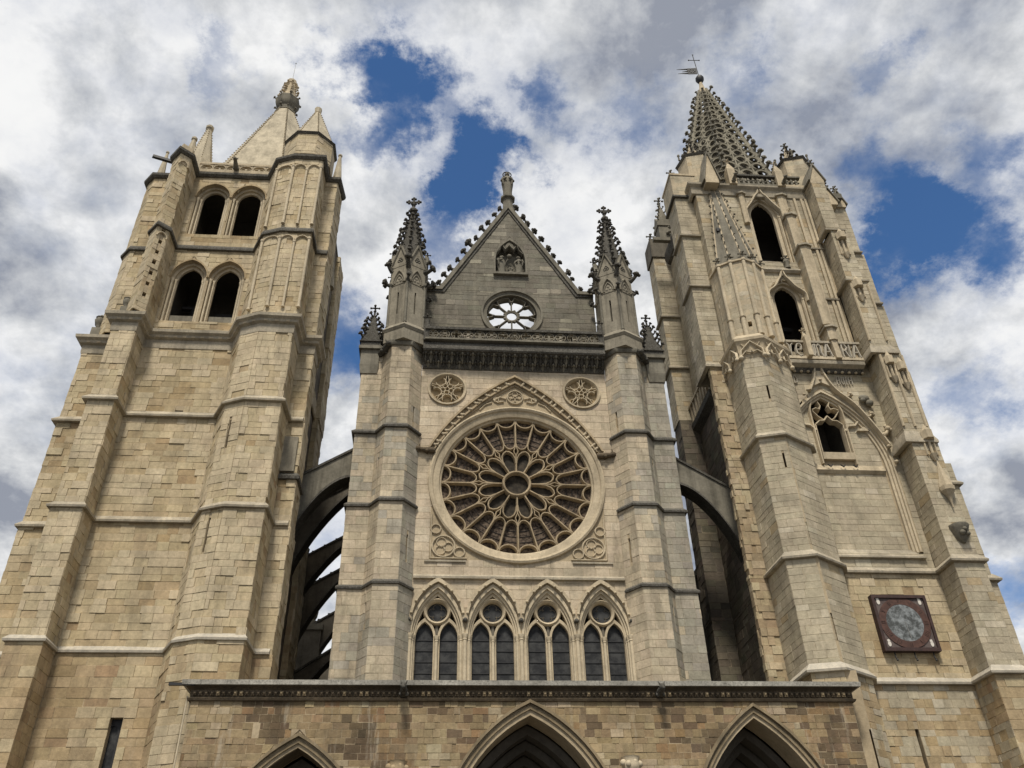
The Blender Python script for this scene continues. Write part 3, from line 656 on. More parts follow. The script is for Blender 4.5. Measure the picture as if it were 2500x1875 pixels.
# ---- four double lancets
for i, xc in enumerate(XL):
    fr = MB()
    for hw0, hw1, za0, za1, y0 in ((1.245, 1.13, 17.36, 17.16, -.02), (1.13, 1.05, 17.16, 17.0, .10), (1.05, .965, 17.0, 16.84, .2)):
        fr.band(pointed(xc, hw1 + .002, 14.9, za1, 12, 12.1), pointed(xc, hw0, 14.9, za0, 12, 12.1), y0, .6)
    W = obj('lancet_window', fr, 'cream_pale', CF, smooth=30)
    hd = MB(); hd.band(pointed(xc, 1.15, 15.55, 17.40, 12), pointed(xc, 1.268, 15.55, 17.60, 12), -.16, .05); HO = obj('window_hood', hd, 'cream', CF, smooth=30)
    pts = pointed(xc, 1.20, 15.55, 17.45, 12)
    for j in (2, 5, 8, 10, 14, 16, 19, 22): x, z = pts[j]; link('bud', ME_BUD, HO, mw=Matrix.Translation((x, -.19, z - .06)) @ Matrix.Scale(1.05, 4))
    for sx in (-1.268, 1.268):
        if sx > 0 and i < 3: continue
        link('head_corbel', ME_BUD_D, HO, mw=Matrix.Translation((xc + sx, -.12, 15.6)) @ Matrix.Scale(1.7, 4))
    if i < 3: link('head_corbel', ME_BUD_D, HO, mw=Matrix.Translation((xc + 1.27, -.12, 15.58)) @ Matrix.Scale(1.9, 4))
    tr = MB()
    for dx in (-.545, .545):
        tr.band(pointed(xc + dx, .40, 14.9, 15.62, 10, 12.1), pointed(xc + dx, .50, 14.9, 15.80, 10, 12.1), .24, .56)
    ring_prof(tr, xc, 16.10, [(.64, .56), (.63, .24), (.57, .17), (.50, .24), (.46, .30), (.46, .56)], 28)
    obj('tracery', tr, 'cream', W, smooth=40)
    for dx in (-.545, .545):
        obj('pane', MB().extr(list(reversed(pointed(xc + dx, .405, 14.9, 15.63, 10, 12.1))), .47, .5), 'lead_glass', W, smooth=0)
        for z in (13.35, 13.85, 14.35, 14.83): obj('saddle_bar', MB().box(xc + dx - .41, xc + dx + .41, .44, .465, z - .018, z + .018), 'iron', W)
    obj('pane', MB().extr(circ(xc, 16.10, .47, 24), .47, .5), 'lead_glass', W, smooth=0)
    qf = MB()
    for k in range(4): a = math.pi / 4 * 0 + k * math.pi / 2; qf.bar(circ(xc + .21 * math.cos(a), 16.10 + .21 * math.sin(a), .20, 12, a - 2.0, a + 2.0), .025, .44, .46)
    obj('quatrefoil_lead', qf, 'dark_stone', W, smooth=40)
    fill = MB()                                         # plate of stone between lights and ring
    fill.extr([(xc - .09, 14.9), (xc + .09, 14.9), (xc + .05, 15.5), (xc - .05, 15.5)], .3, .5)
    obj('spandrel_plate', fill, 'dark_stone', W, smooth=0)
    shaft(W, xc, .16, 12.1, 14.92, 1.05, ME_SHAFT_C)
    for dx in (-1.09, 1.09): shaft(W, xc + dx, .02, 12.1, 14.92, 1.0, ME_SHAFT_C)
    for dx in (-1.01, 1.01): shaft(W, xc + dx, .13, 12.1, 14.92, .62, ME_SHAFT_C)
for x in (-2.54, 0, 2.54, -5.0, 5.0): shaft(fw, x, -.06, 12.1, 14.95, 1.35, ME_SHAFT_C)

# ---- cornice, leaf frieze and balustrade below the gable
obj('cornice', course([(-5.02, 0), (5.02, 0)], [(-.05, 29.72), (.06, 29.72), (.10, 29.80), (.20, 30.05), (.48, 30.40), (.70, 30.47), (-.05, 30.475)]), 'crust', CF, smooth=50)
obj('cornice_slab', course([(-5.02, 0), (5.02, 0)], [(-.05, 30.48), (.74, 30.48), (.80, 30.56), (.80, 30.70), (.70, 30.74), (.70, 30.90), (.60, 31.16), (-.05, 31.22)]), 'string_dark', CF, smooth=30)
lf = MB(); lf.tube([(0, .18, 0), (0, .0, .14), (0, -.10, .34)], [.05, .06, .04], 6); lf.blob((0, -.14, .40), .10); lf.tube([(0, .12, .02), (-.09, .04, .2), (-.13, -.04, .36)], [.03, .035, .03], 5); lf.tube([(0, .12, .02), (.09, .04, .2), (.13, -.04, .36)], [.03, .035, .03], 5); lf.blob((-.14, -.08, .38), .06); lf.blob((.14, -.08, .38), .06)
ME_LEAF = lf.mesh('cornice_leaf', 'crust', 60); lf2 = MB(); lf2.v, lf2.f = lf.v, lf.f; ME_LEAF_G = lf2.mesh('cornice_leaf', 'grey', 60)
for k in range(35): link('cornice_leaf', ME_LEAF_G if k % 2 else ME_LEAF, fw, mw=Matrix.Translation((-4.88 + k * 9.76 / 34, -.42, 29.98)) @ Matrix.Diagonal((.8, 1.1, 1.1, 1)))
for k in range(34): link('cornice_leaf', ME_LEAF if k % 2 else ME_LEAF_G, fw, mw=Matrix.Translation((-4.74 + k * 9.48 / 33, -.16, 29.74)) @ Matrix.Diagonal((.75, .9, .75, 1)))
BAL = obj('balustrade', MB().box(-4.95, 4.95, -.90, -.60, 31.86, 32.02), 'crust', CF)
obj('base_rail', MB().box(-4.95, 4.95, -.88, -.60, 31.16, 31.27), 'grey', BAL)
q = MB(); q.bar(circ(0, 0, .275, 24), .055, -.06, .10, True)
for k in range(4): a = k * math.pi / 2 + math.pi / 4; q.bar([(.25 * math.cos(a - .35), .25 * math.sin(a - .35)), (.13 * math.cos(a), .13 * math.sin(a)), (.25 * math.cos(a + .35), .25 * math.sin(a + .35))], .045, -.05, .09)
ME_Q = q.mesh('quatrefoil', 'turret_stone', 40)
q2 = MB(); q2.bar([(-.17, -.1), (-.17, .02), (-.1, -.02), (-.08, .12), (0, .0), (.08, .12), (.1, -.02), (.17, .02), (.17, -.1), (-.17, -.1)], .05, -.06, .06); ME_CASTLE = q2.mesh('castle_carving', 'turret_stone', 40)
q3 = MB(); q3.tube([(-.18, 0, -.12), (-.05, -.02, -.05), (.08, -.02, .0), (.14, -.02, .12)], [.03, .06, .05, .04], 6); q3.tube([(-.12, 0, .12), (-.18, 0, .04), (-.1, 0, -.04)], .02, 5); q3.blob((.15, -.02, .14), .06); ME_LION = q3.mesh('lion_carving', 'turret_stone', 60)
for k in range(15):
    x = -4.52 + k * 9.04 / 14; link('quatrefoil', ME_Q, BAL, mw=Matrix.Translation((x, -.74, 31.575)))
    if k in (1, 7, 13): link('castle_carving', ME_CASTLE, BAL, mw=Matrix.Translation((x, -.72, 31.575)))
    elif k in (3, 5, 9, 11): link('lion_carving', ME_LION, BAL, mw=Matrix.Translation((x, -.72, 31.575)))
    if k < 14: obj('web', MB().extr([(x + .323 - .09, 31.31), (x + .323 + .09, 31.31), (x + .323, 31.48)], -.77, -.67), 'crust', BAL); obj('web', MB().extr([(x + .323, 31.69), (x + .323 + .09, 31.86), (x + .323 - .09, 31.86)], -.77, -.67), 'crust', BAL)
for s in (-1, 1):
    pb = MB().box(s * 4.88 - .16, s * 4.88 + .16, -.80, -.36, 31.15, 32.25); pb.prism(ngon(s * 4.88, -.58, .16, 6), 32.25, 32.7); PO = obj('balustrade_post', pb, 'crust', CF)
    finial(PO, (s * 4.88, -.58, 32.55), .55)

# ---- gable
GY = 1.2
gb = MB()
for a, b in ((-5.1, -3.62), (-3.02, 3.02), (3.62, 5.1)): gb.box(a, b, GY + .015, GY + .75, 31.0, 33.3)
pierced(gb, -5.1, 5.1, 33.3, 36.5, GY + .015, GY + .75, [Circ(.08, 34.9, 1.5)])
SL = 4.05 / 7.2
def gx(z): return (43.7 - z) * SL
gb.extr([(-gx(36.5), 36.5), (gx(36.5), 36.5), (gx(38.1), 38.1), (-gx(38.1), 38.1)], GY + .015, GY + .75)
NA = pointed(.06, 1.0, 39.3, 41.15, 10)
gb.extr([(-gx(38.1), 38.1), (-.94, 38.1)] + NA[:11] + [(.06, 43.7 - .06 / SL)] + [(0, 43.7)], GY + .015, GY + .75)
gb.extr(list(reversed([(gx(38.1), 38.1), (1.06, 38.1)] + list(reversed(NA))[:11] + [(.06, 43.7 - .06 / SL)])), GY + .015, GY + .75)
gb.extr([(-.94, 38.1), (1.06, 38.1)] + list(reversed(NA)), GY + .55, GY + .74)
GB = obj('gable_wall', gb, 'mortar_grey', CF, smooth=0)
M.lay((-5.1, GY), (5.1, GY), 31.2, 36.5, S_GREY, GB, [Circ(.08 + 5.1, 34.9, 1.72), Rect(-3.62 + 5.1, -3.02 + 5.1, 31, 33.3), Rect(3.02 + 5.1, 3.62 + 5.1, 31, 33.3)])
M.lay((-5.1, GY), (5.1, GY), 36.5, 43.4, S_GREY, GB, [Arch(.06 + 5.1, 1.04, 38.05, 39.3, 41.22)], limit=lambda z: (5.1 - gx(z), 5.1 + gx(z)))
cp = MB()
for s in (-1, 1):
    a = [(s * 5.1, 36.55), (s * 4.12, 36.55), (0, 43.87)]; b = [(s * 5.1, 36.78), (s * 4.28, 36.78), (0, 44.35)]
    cp.band(a, b, GY - .16, GY + .9)
COP = obj('gable_coping', cp, 'grey', CF, smooth=20)
cpl = MB()
for s in (-1, 1): cpl.band([(s * 5.1, 36.40), (s * 4.0, 36.40), (0, 43.6)], [(s * 5.1, 36.545), (s * 4.115, 36.545), (0, 43.865)], GY - .07, GY + .5)
obj('coping_moulding', cpl, 'string_dark', CF, smooth=20)
for s in (-1, 1):
    for j in range(11):
        t = (j + .55) / 11; x, z = s * 4.28 * (1 - t), 36.75 + 7.5 * t
        crocket(COP, (x, GY + .2, z), 0 if s > 0 else math.pi, 1.75, ME_CROCKET)
oc = MB(); ring_prof(oc, .08, 34.9, [(1.88, GY + .04), (1.86, GY - .12), (1.74, GY - .12), (1.70, GY), (1.60, GY + .04), (1.56, GY + .15), (1.50, GY + .2), (1.48, GY + .74)], 56)
OC = obj('oculus', oc, 'grey', CF, smooth=30)
for k in range(8):
    a = math.radians(k * 45 + 90)
    def po(r, d): return (.08 + r * math.cos(a + d), 34.9 + r * math.sin(a + d))
    if k % 2 == 0 or True: obj('spoke', MB().bar([po(.42, 0), po(1.05, 0)], .085, GY + .2, GY + .42), 'grey', OC) if k % 4 != 9 else None
    obj('lobe', MB().bar([po(1.06, 0)] + [po(1.18, .06), po(1.42, .12)] + [po(1.46, math.pi / 8)] + [po(1.42, math.pi / 4 - .12), po(1.18, math.pi / 4 - .06), po(1.06, math.pi / 4)], .085, GY + .2, GY + .5), 'grey', OC)
    link('cusp', ME_BUD_D, OC, mw=Matrix.Translation((po(1.10, 0)[0], GY + .3, po(1.10, 0)[1])) @ Matrix.Scale(1.9, 4))
hb = MB(); ring_prof(hb, .08, 34.9, [(.47, GY + .34), (.46, GY + .24), (.40, GY + .20), (.30, GY + .24), (.30, GY + .34)], 24)
for k in range(8): a = math.radians(k * 45 + 22.5); hb.blob((.08 + .44 * math.cos(a), GY + .28, 34.9 + .44 * math.sin(a)), .10)
obj('oculus_hub', hb, 'grey', OC, smooth=50)
nm = MB(); nm.band(pointed(.06, .93, 39.3, 41.02, 10, 38.1), pointed(.06, 1.05, 39.3, 41.25, 10, 38.1), GY - .03, GY + .5); nm.box(-1.02, 1.14, GY - .22, GY + .5, 37.94, 38.1)
NI = obj('niche', nm, 'grey', CF, smooth=30)
cn = MB(); cn.prism(ngon(.02, GY + .35, .4, 6, math.pi / 6), 40.45, 40.75); cn.prism(ngon(.02, GY + .35, .3, 6, math.pi / 6), 40.75, 41.0)
cn.bar([(-.36, 40.45), (-.24, 40.2), (-.1, 40.38), (.02, 40.6), (.14, 40.38), (.28, 40.2), (.40, 40.45)], .1, GY - .08, GY + .3); cn.blob((.02, GY + .15, 39.75), .16)
for s in (-1, 1): cn.bar([(.02 + s * .5, 40.6), (.02 + s * .62, 40.2), (.02 + s * .85, 39.9)], .07, GY, GY + .3)
obj('niche_canopy', cn, 'grey', NI, smooth=40)

# ---- flanking turrets
for s in (-1, 1):
    path = [(-8.3, 3.0), (-8.3, -.1), (-7.2, -.1), (-6.72, -.8), (-5.65, -.8), (-5.05, 0)]
    if s > 0: path = [(-x, y) for x, y in reversed(path)]
    di = 0 if s > 0 else 4; mid = seg_frame(path[di], path[di + 1])[0] / 2
    pk = {di: [Rect(mid - .06, mid + .06, 25.95, 26.95), Rect(mid - .06, mid + .06, 18.35, 19.6)], 2: [Rect(.36, .46, 27.6, 28.7), Rect(.36, .46, 22.6, 23.8), Rect(.36, .46, 15.2, 16.2)]}
    for z0, z1, o in ((0, 16.95, .09), (16.95, 21.15, .06), (21.15, 25.35, .03), (25.35, 30.7, 0.0)):
        p = offset(path, o)
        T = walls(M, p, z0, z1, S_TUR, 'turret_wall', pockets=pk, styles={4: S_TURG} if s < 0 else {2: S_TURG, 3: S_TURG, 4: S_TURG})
    for z in (16.95, 21.15, 25.35):
        obj('string_course', course(offset(path, .03), drip(z, .14, .34)), 'string_dark', CF)
    obj('turret_cornice', course(offset(path, 0), [(-.06, 30.66), (.08, 30.66), (.16, 30.80), (.16, 30.95), (-.12, 31.25), (-.4, 31.25)]), 'grey', CF)
    cx, cy = s * 6.1, .05
    hexa = ngon(cx, cy, 1.13, 6, -math.pi / 2); big = ngon(cx, cy, 1.32, 6, -math.pi / 2)
    b = MB(); b.prism(ngon(cx, cy, 1.30, 6, -math.pi / 2), 30.9, 31.62); b.prism(big, 31.62, 31.78, ngon(cx, cy, 1.42, 6, -math.pi / 2)); b.prism(ngon(cx, cy, 1.42, 6, -math.pi / 2), 31.78, 32.15, ngon(cx, cy, 1.15, 6, -math.pi / 2)); 
    TU = obj('pinnacled_turret', b, 'turret_stone', CF, label='dark pinnacled turret left of the gable' if s < 0 else 'dark pinnacled turret right of the gable')
    w = MB(); hh = hexa + [hexa[0]]
    for i in range(6):
        l = seg_frame(hh[i], hh[i + 1])[0]
        strip(w, hh[i], hh[i + 1], 32.1, 36.75, [Rect(l / 2 - .05, l / 2 + .05, 32.9, 34.5)] if i in (0, 5) else (), .4, 0)
    w.prism(ngon(cx, cy, 1.12, 6, -math.pi / 2), 36.75, 36.8)
    obj('turret_shaft', w, 'turret_stone' if 'turret_stone' in MATS else 'grey', TU, smooth=0)
    am = MB(); am.bar(pointed(0, .40, 35.15, 36.15, 8), .12, -.10, .05); am.bar(pointed(0, .28, 35.2, 35.85, 8), .09, -.06, .05); am.bar([(-.42, 35.1), (.42, 35.1)], .05, -.03, .03)
    for a in (0, 2.09, 4.19): am.blob((.13 * math.sin(a), -.0, 35.42 + .13 * math.cos(a)), .1, sq=(1, .3, 1))
    am_me = am.mesh('blind_arch', 'turret_stone', 40)
    gm = MB(); gm.extr([(-.565, 36.5), (.565, 36.5), (0, 38.05)], -.02, .12); gm_me = gm.mesh('gablet', 'turret_stone', 20)
    gc = MB(); gc.bar([(-.60, 36.5), (0, 38.15), (.60, 36.5)], .12, -.12, .10); gc_me = gc.mesh('gablet_coping', 'grey', 20)
    tf = MB(); 
    for a in (0, 2.09, 4.19): tf.bar(circ(.10 * math.sin(a), 36.98 + .10 * math.cos(a), .09, 8), .035, -.05, .02, True)
    tf_me = tf.mesh('trefoil', 'crust', 40)
    for i in range(6):
        fm = face_mat(hh[i], hh[i + 1], 0)
        for nme, mm in (('blind_arch', am_me), ('gablet', gm_me), ('gablet_coping', gc_me), ('trefoil', tf_me)): link(nme, mm, TU, mw=fm)
        x, y = hexa[i]; shaft(TU, x, y, 32.1, 35.35, 1.15, ME_SHAFT_G)
        a = math.atan2(y - cy, x - cx)
        finial(TU, (x + .1 * math.cos(a), y + .1 * math.sin(a), 36.6), .5); crocket(TU, (x, y, 36.35), a, 1.9, ME_CROCKET); crocket(TU, (x, y, 35.2), a, 1.3, ME_CROCKET)
        m = ((hh[i][0] + hh[i + 1][0]) / 2, (hh[i][1] + hh[i + 1][1]) / 2); a2 = math.atan2(m[1] - cy, m[0] - cx)
        finial(TU, (m[0] + .05 * math.cos(a2), m[1] + .05 * math.sin(a2), 37.95), .5)
    sp = MB(); O8 = ngon(cx, cy, .98, 8, -math.pi / 2); sp.pyramid(O8, 36.8, (cx, cy, 42.6)); obj('spire', sp, 'crust', TU, smooth=0)
    for k in range(8):
        a = -math.pi / 2 + k * math.pi / 4
        for j in range(10):
            t = (j + 1.5) / 12.4; r_ = .98 * (1 - t) + .0; crocket(TU, (cx + r_ * math.cos(a), cy + r_ * math.sin(a), 36.8 + 5.8 * t), a, 1.25 * (1 - .3 * t), ME_CROCKET)
    cr_ = MB(); cr_.lathe([(.10, 41.9), (.26, 42.05), (.24, 42.2), (.10, 42.28), (.08, 42.5), (.14, 42.58), (.07, 42.66)], (cx, cy, 0), 8)
    cr_.tube([(cx, cy, 42.5), (cx, cy, 43.25)], .06, 6); cr_.tube([(cx - .42, cy, 42.86), (cx + .42, cy, 42.92)], .06, 6)
    for dx, dz in ((-.42, 0), (.42, .06), (0, .38), (-.3, .1), (.3, .14), (-.3, -.1), (.3, -.06), (-.1, .28), (.1, .3), (.13, -.12), (-.13, -.12)): cr_.blob((cx + dx, cy, 42.86 + dz), .085)
    obj('leaf_cross', cr_, 'crust', TU, smooth=60)
    # outer corner pinnacle
    ob = MB(); ob.box(min(s * 8.42, s * 7.42), max(s * 8.42, s * 7.42), -.22, 1.0, 29.75, 30.75); ob.prism([(s * 7.92 - .62, -.38), (s * 7.92 + .62, -.38), (s * 7.92 + .62, 1.1), (s * 7.92 - .62, 1.1)], 30.75, 30.95)
    ob.prism([(s * 7.92 - .45, -.16), (s * 7.92 + .45, -.16), (s * 7.92 + .45, 1.0), (s * 7.92 - .45, 1.0)], 29.2, 29.75, [(s * 7.92 - .52, -.24), (s * 7.92 + .52, -.24), (s * 7.92 + .52, 1.0), (s * 7.92 - .52, 1.0)])
    obj('pinnacle_base', ob, 'grey', CF)
    pinnacle(CF, s * 7.92, .30, 30.95, 1.08, .40, 2.55, 'crust', n_cr=6, fs=.65, cs=1.2)
M.finish()

# ================================================================== left bell tower
BT = thing('bell_tower', 'left square bell tower of patched honey stone with plain eight-sided spire', 'bell tower', (-16, 2.6, 0))
M = Masonry(BT, 23, '_left')
LP = [(-22.45, 7), (-22.45, -1.3), (-20.4, -1.3), (-20.4, -3.3), (-19.25, -3.3), (-19.25, -1.95), (-14.75, -1.95), (-14.1, -3.2), (-13.15, -3.6), (-11.5, -3.55), (-11.45, -1.85), (-10.65, -1.85), (-10.65, -.4), (-11.35, -.4), (-11.35, 4.5), (-11.05, 4.5), (-11.05, 6.5), (-11.35, 6.5), (-11.35, 7)]
# faces: 0 side,1 side-buttress front,2 side,3 front buttress,4 its right side,5 wall,6,7,8 turret,9 turret side,10 side buttress front,11 side,12,13
pk = {5: [Rect(2.39, 2.79, 25.0, 25.3), Rect(2.77, 3.26, 4.0, 10.83)], 7: [Rect(.42, .54, 22.35, 23.9), Rect(.42, .54, 17.2, 18.8)], 3: []}
sty = {3: S_PALE, 6: S_PALE, 7: S_PALE, 8: S_PALE, 13: S_DARK, 14: S_BASE, 12: None, 16: None}
for z0, z1, o, st in ((5.5, 13.34, .14, S_BASE), (13.34, 19.18, .09, S_OLD), (19.18, 24.8, .04, S_OLD), (24.8, 29.15, 0.0, S_OLD)):
    p = offset(LP, o); pks = {k: [Rect(h.u0, h.u1, h.z0, h.z1) for h in v] for k, v in pk.items()}
    sy = dict(sty)
    if z0 < 6: sy.update({3: S_BASE, 6: S_BASE, 7: S_OLD, 8: S_OLD}); pks[5] = [Rect(2.77, 3.26, 6.0, 10.83)]
    walls(M, p, z0, z1, st, 'tower_wall', pockets=pks, styles=sy)
b = MB(); b.prism(offset(LP, .1), 0, 5.5); obj('tower_base', b, 'tan', BT, smooth=0)
for z in (13.34, 19.18, 24.8): obj('string_course', course(offset(LP[:12], .04), drip(z, .20, .42)), 'white_slab' if z < 14 else 'string', BT)
obj('tower_core', MB().box(-22.0, -11.42, 1.9, 6.4, 5.5, 42.1), 'tan', BT, smooth=0)
# slit window in the lowest wall
sw = MB(); x0, x1, yy = -16.50, -15.96, -1.75
obj('slit_window', MB().box(x0 + .02, x1 - .02, yy, yy + .03, 6.05, 10.78), 'lead_glass', BT, label='tall narrow dark window at the foot of the left tower')
obj('window_surround', MB().band([(x0 + .07, 6.1), (x0 + .07, 10.3), (x0 + .14, 10.5), ((x0 + x1) / 2, 10.6), (x1 - .14, 10.5), (x1 - .07, 10.3), (x1 - .07, 6.1)], [(x0, 6.1), (x0, 10.8), (x0 + .05, 10.82), ((x0 + x1) / 2, 10.82), (x1 - .05, 10.82), (x1, 10.8), (x1, 6.1)], yy - .06, yy + .02), 'iron', BT)
# weathered block and ledge beside the turret, wide pier under it
obj('pier_ledge', course([(-11.45, -1.85), (-10.65, -1.85), (-10.65, -.4)], [(-.05, 21.6), (.20, 21.6), (.22, 21.75), (-.05, 22.1)]), 'string_dark', BT)
obj('weathered_block', MB().prism([(-11.4, -2.05), (-10.75, -2.05), (-10.75, -.5), (-11.4, -.5)], 22.0, 23.9), 'turret_stone', BT)
# dentil cornice at the foot of the belfry
CP = offset(LP[:13], 0)
DC = obj('belfry_cornice', course(CP, [(-.06, 29.05), (.05, 29.05), (.07, 29.18), (.07, 29.55), (.22, 29.62), (.26, 29.75), (.40, 29.85), (.42, 30.02), (-.10, 30.35), (-.6, 30.4)]), 'string', BT)
dm = MB().box(-.09, .09, -.16, .05, 0, .17).mesh('modillion', 'cream', 0)
for a, b in zip(CP[1:12], CP[2:13]):
    l, u, n = seg_frame(a, b); k = max(1, int(l / .42))
    for j in range(k):
        t = (j + .5) * l / k; link('modillion', dm, DC, mw=Matrix(((u[0], -n[0], 0, a[0] + u[0] * t + n[0] * .09), (u[1], -n[1], 0, a[1] + u[1] * t + n[1] * .09), (0, 0, 1, 29.62), (0, 0, 0, 1))))
# belfry stages
UP = [(-22.05, 7), (-22.05, -1.1), (-21.5, -1.7), (-20.05, -1.7), (-20.05, -3.12), (-19.5, -3.72), (-19.05, -3.32), (-19.05, -1.95), (-14.65, -1.95), (-13.95, -3.30), (-12.95, -3.66), (-11.38, -3.66), (-11.35, -2.0), (-10.65, -2.0), (-10.5, -.6), (-11.25, -.6), (-11.25, 4.5), (-11.0, 4.5), (-11.0, 6.5), (-11.25, 6.5), (-11.25, 7)]
# faces: 0 side,1,2,3, 4 left diag, 5 right diag, 6 side, 7 WALL, 8..10 turret, 11 turret side, 12,13,14,15
NORM = dict(h=.36, l=(.4, 1.0), pal=lambda P, R, e_: pal_old(P, R, e_, .08))
walls(M, UP[14:], 29.1, 30.2, NORM, 'belfry_wall')
for z0, z1 in ((30.2, 36.05), (36.05, 42.1)):
    walls(M, UP, z0, z1, NORM, 'belfry_wall', skip=(7,), styles={5: S_PALE, 8: S_PALE, 9: S_PALE, 10: S_PALE, 11: S_OLD, 14: None, 15: S_DARK, 18: None}, pockets={5: [Rect(.22, .42, 31.2 + k * .75, 31.45 + k * .75) for k in range(7)]} if z0 < 31 else {4: [Rect(.5, .62, 38.5, 39.0)]})
WIN = [(-17.90, 31.65, 33.98, 34.85), (-15.87, 31.65, 33.98, 34.85)], [(-17.72, 37.30, 40.35, 41.05), (-15.66, 37.30, 40.35, 41.05)]
for (z0, z1), ws in zip(((30.2, 36.05), (36.05, 42.1)), WIN):
    mb = MB(); pierced(mb, -19.05, -14.65, z0, z1, -1.935, -1.5, [Arch(x, .95, zb - .75 if z0 < 31 else zb, zs, za + .38) for x, zb, zs, za in ws])
    FW = obj('belfry_front', mb, 'mortar', BT, smooth=0)
    M.lay((-19.05, -1.95), (-14.65, -1.95), z0, z1, NORM, FW, [Arch(x + 19.05, 1.0, zb - .75 if z0 < 31 else zb, zs, za + .44) for x, zb, zs, za in ws])
    for x, zb, zs, za in ws:
        o = MB(); zl = zb - .74 if z0 < 31 else zb + .002
        o.band(pointed(x, .80, zs, za + .22, 10, zl), pointed(x, .952, zs, za + .39, 10, zl), -1.76, -1.52)
        o.band(pointed(x, .64, zs, za + .04, 10, zl), pointed(x, .802, zs, za + .222, 10, zl), -1.62, -1.48)
        W = obj('belfry_opening', o, 'cream', BT, smooth=30)
        obj('hood_moulding', MB().band(pointed(x, .955, zs, za + .39, 10), pointed(x, 1.03, zs, za + .50, 10), -2.03, -1.9), 'tan', W, smooth=30)
        for dx, y, r in ((-.87, -1.80, .9), (.87, -1.80, .9), (-.72, -1.66, .8), (.72, -1.66, .8)): shaft(W, x + dx, y, zl, zs + .02, r, ME_SHAFT_C)
        if z0 < 31: obj('sill_slab', MB().box(x - .64, x + .64, -1.47, -1.40, zb - .74, zb), 'grey', W)
# dark interior behind the openings
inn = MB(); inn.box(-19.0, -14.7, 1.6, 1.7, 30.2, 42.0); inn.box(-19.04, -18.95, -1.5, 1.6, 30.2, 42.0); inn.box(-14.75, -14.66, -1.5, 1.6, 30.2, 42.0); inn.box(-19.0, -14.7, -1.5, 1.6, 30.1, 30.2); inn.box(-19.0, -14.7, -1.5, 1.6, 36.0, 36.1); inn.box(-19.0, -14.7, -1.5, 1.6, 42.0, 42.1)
obj('bell_chamber', inn, 'shaded_interior', BT, smooth=0)
bl = MB(); bl.lathe([(.05, .75), (.16, .72), (.20, .6), (.23, .25), (.34, .02), (.36, 0), (.33, 0)], (-17.9, .1, 32.6), 14); obj('bell', bl, 'iron', BT)
obj('bell_beam', MB().box(-18.6, -17.2, .0, .2, 33.35, 33.55), 'wood_dark', BT)
obj('bell_beam', MB().box(-16.6, -15.1, -.2, .0, 32.7, 32.9), 'wood_dark', BT)
obj('belfry_band', course(UP[:14], [(-.06, 36.0), (.16, 36.0), (.18, 36.12), (.12, 36.30), (-.06, 36.46)]), 'string_dark', BT)
obj('top_cornice', course(UP[:15], [(-.06, 42.0), (.10, 42.02), (.22, 42.14), (.24, 42.30), (-.06, 42.42), (-.8, 42.42)]), 'string_dark', BT)
# thin shafts and small arches on the turret faces
for (z0, z1) in ((30.6, 35.6), (36.6, 41.4)):
    for fx, fy in (UP[9], UP[10], UP[11]): shaft(BT, fx, fy - .10, z0, z1, 1.1)
    for a, b in ((UP[9], UP[10]), (UP[10], UP[11])):
        l, u, n = seg_frame(a, b)
        for t in ((.5,) if l > 1.3 else ()): shaft(BT, a[0] + u[0] * l * t + n[0] * .10, a[1] + u[1] * l * t + n[1] * .10, z0, z1 - .28, .95)
        k = 2 if l > 1.3 else 1
        for j in range(k):
            w_ = l / k; link('blind_arch', MB().bar(pointed(0, w_ * .46, -.3, .12, 8), .08, -.13, .02).mesh('blind_arch', 'cream_pale', 40), BT, mw=face_mat(a, b, z1 + .02, (j + .5) / k))
    link('blind_arch', MB().bar(pointed(0, .26, -.25, .1, 8), .07, -.12, .02).mesh('blind_arch', 'cream_pale', 40), BT, mw=face_mat(UP[5], UP[6], z1))
# parapet with small cusped arches
PB = obj('parapet', MB().box(-19.0, -14.4, -2.02, -1.82, 43.18, 43.34), 'cream', BT)
obj('parapet_base', MB().box(-19.0, -14.4, -2.04, -1.80, 42.4, 42.72), 'cream', PB)
ua = MB(); ua.bar(pointed(0, .36, -.15, .12, 8, -.35), .09, -.06, .12); ua.bar(circ(-.15, -.22, .14, 10), .05, -.04, .1, True); ua.bar(circ(.15, -.22, .14, 10), .05, -.038, .1, True)
ua.extr([(-.40, .24), (-.40, -.1), (-.33, .05), (-.2, .16), (0, .20), (.2, .16), (.33, .05), (.40, -.1), (.40, .24)], -.03, .09)
ME_PA = ua.mesh('parapet_arch', 'cream', 40)
for k in range(6): link('parapet_arch', ME_PA, PB, mw=Matrix.Translation((-18.55 + k * .78, -1.95, 43.0)))
obj('roof_deck', MB().prism([(-21.9, -1.5), (-11.2, -1.5), (-11.2, 7), (-21.9, 7)], 42.2, 42.41), 'grey', BT, smooth=0)
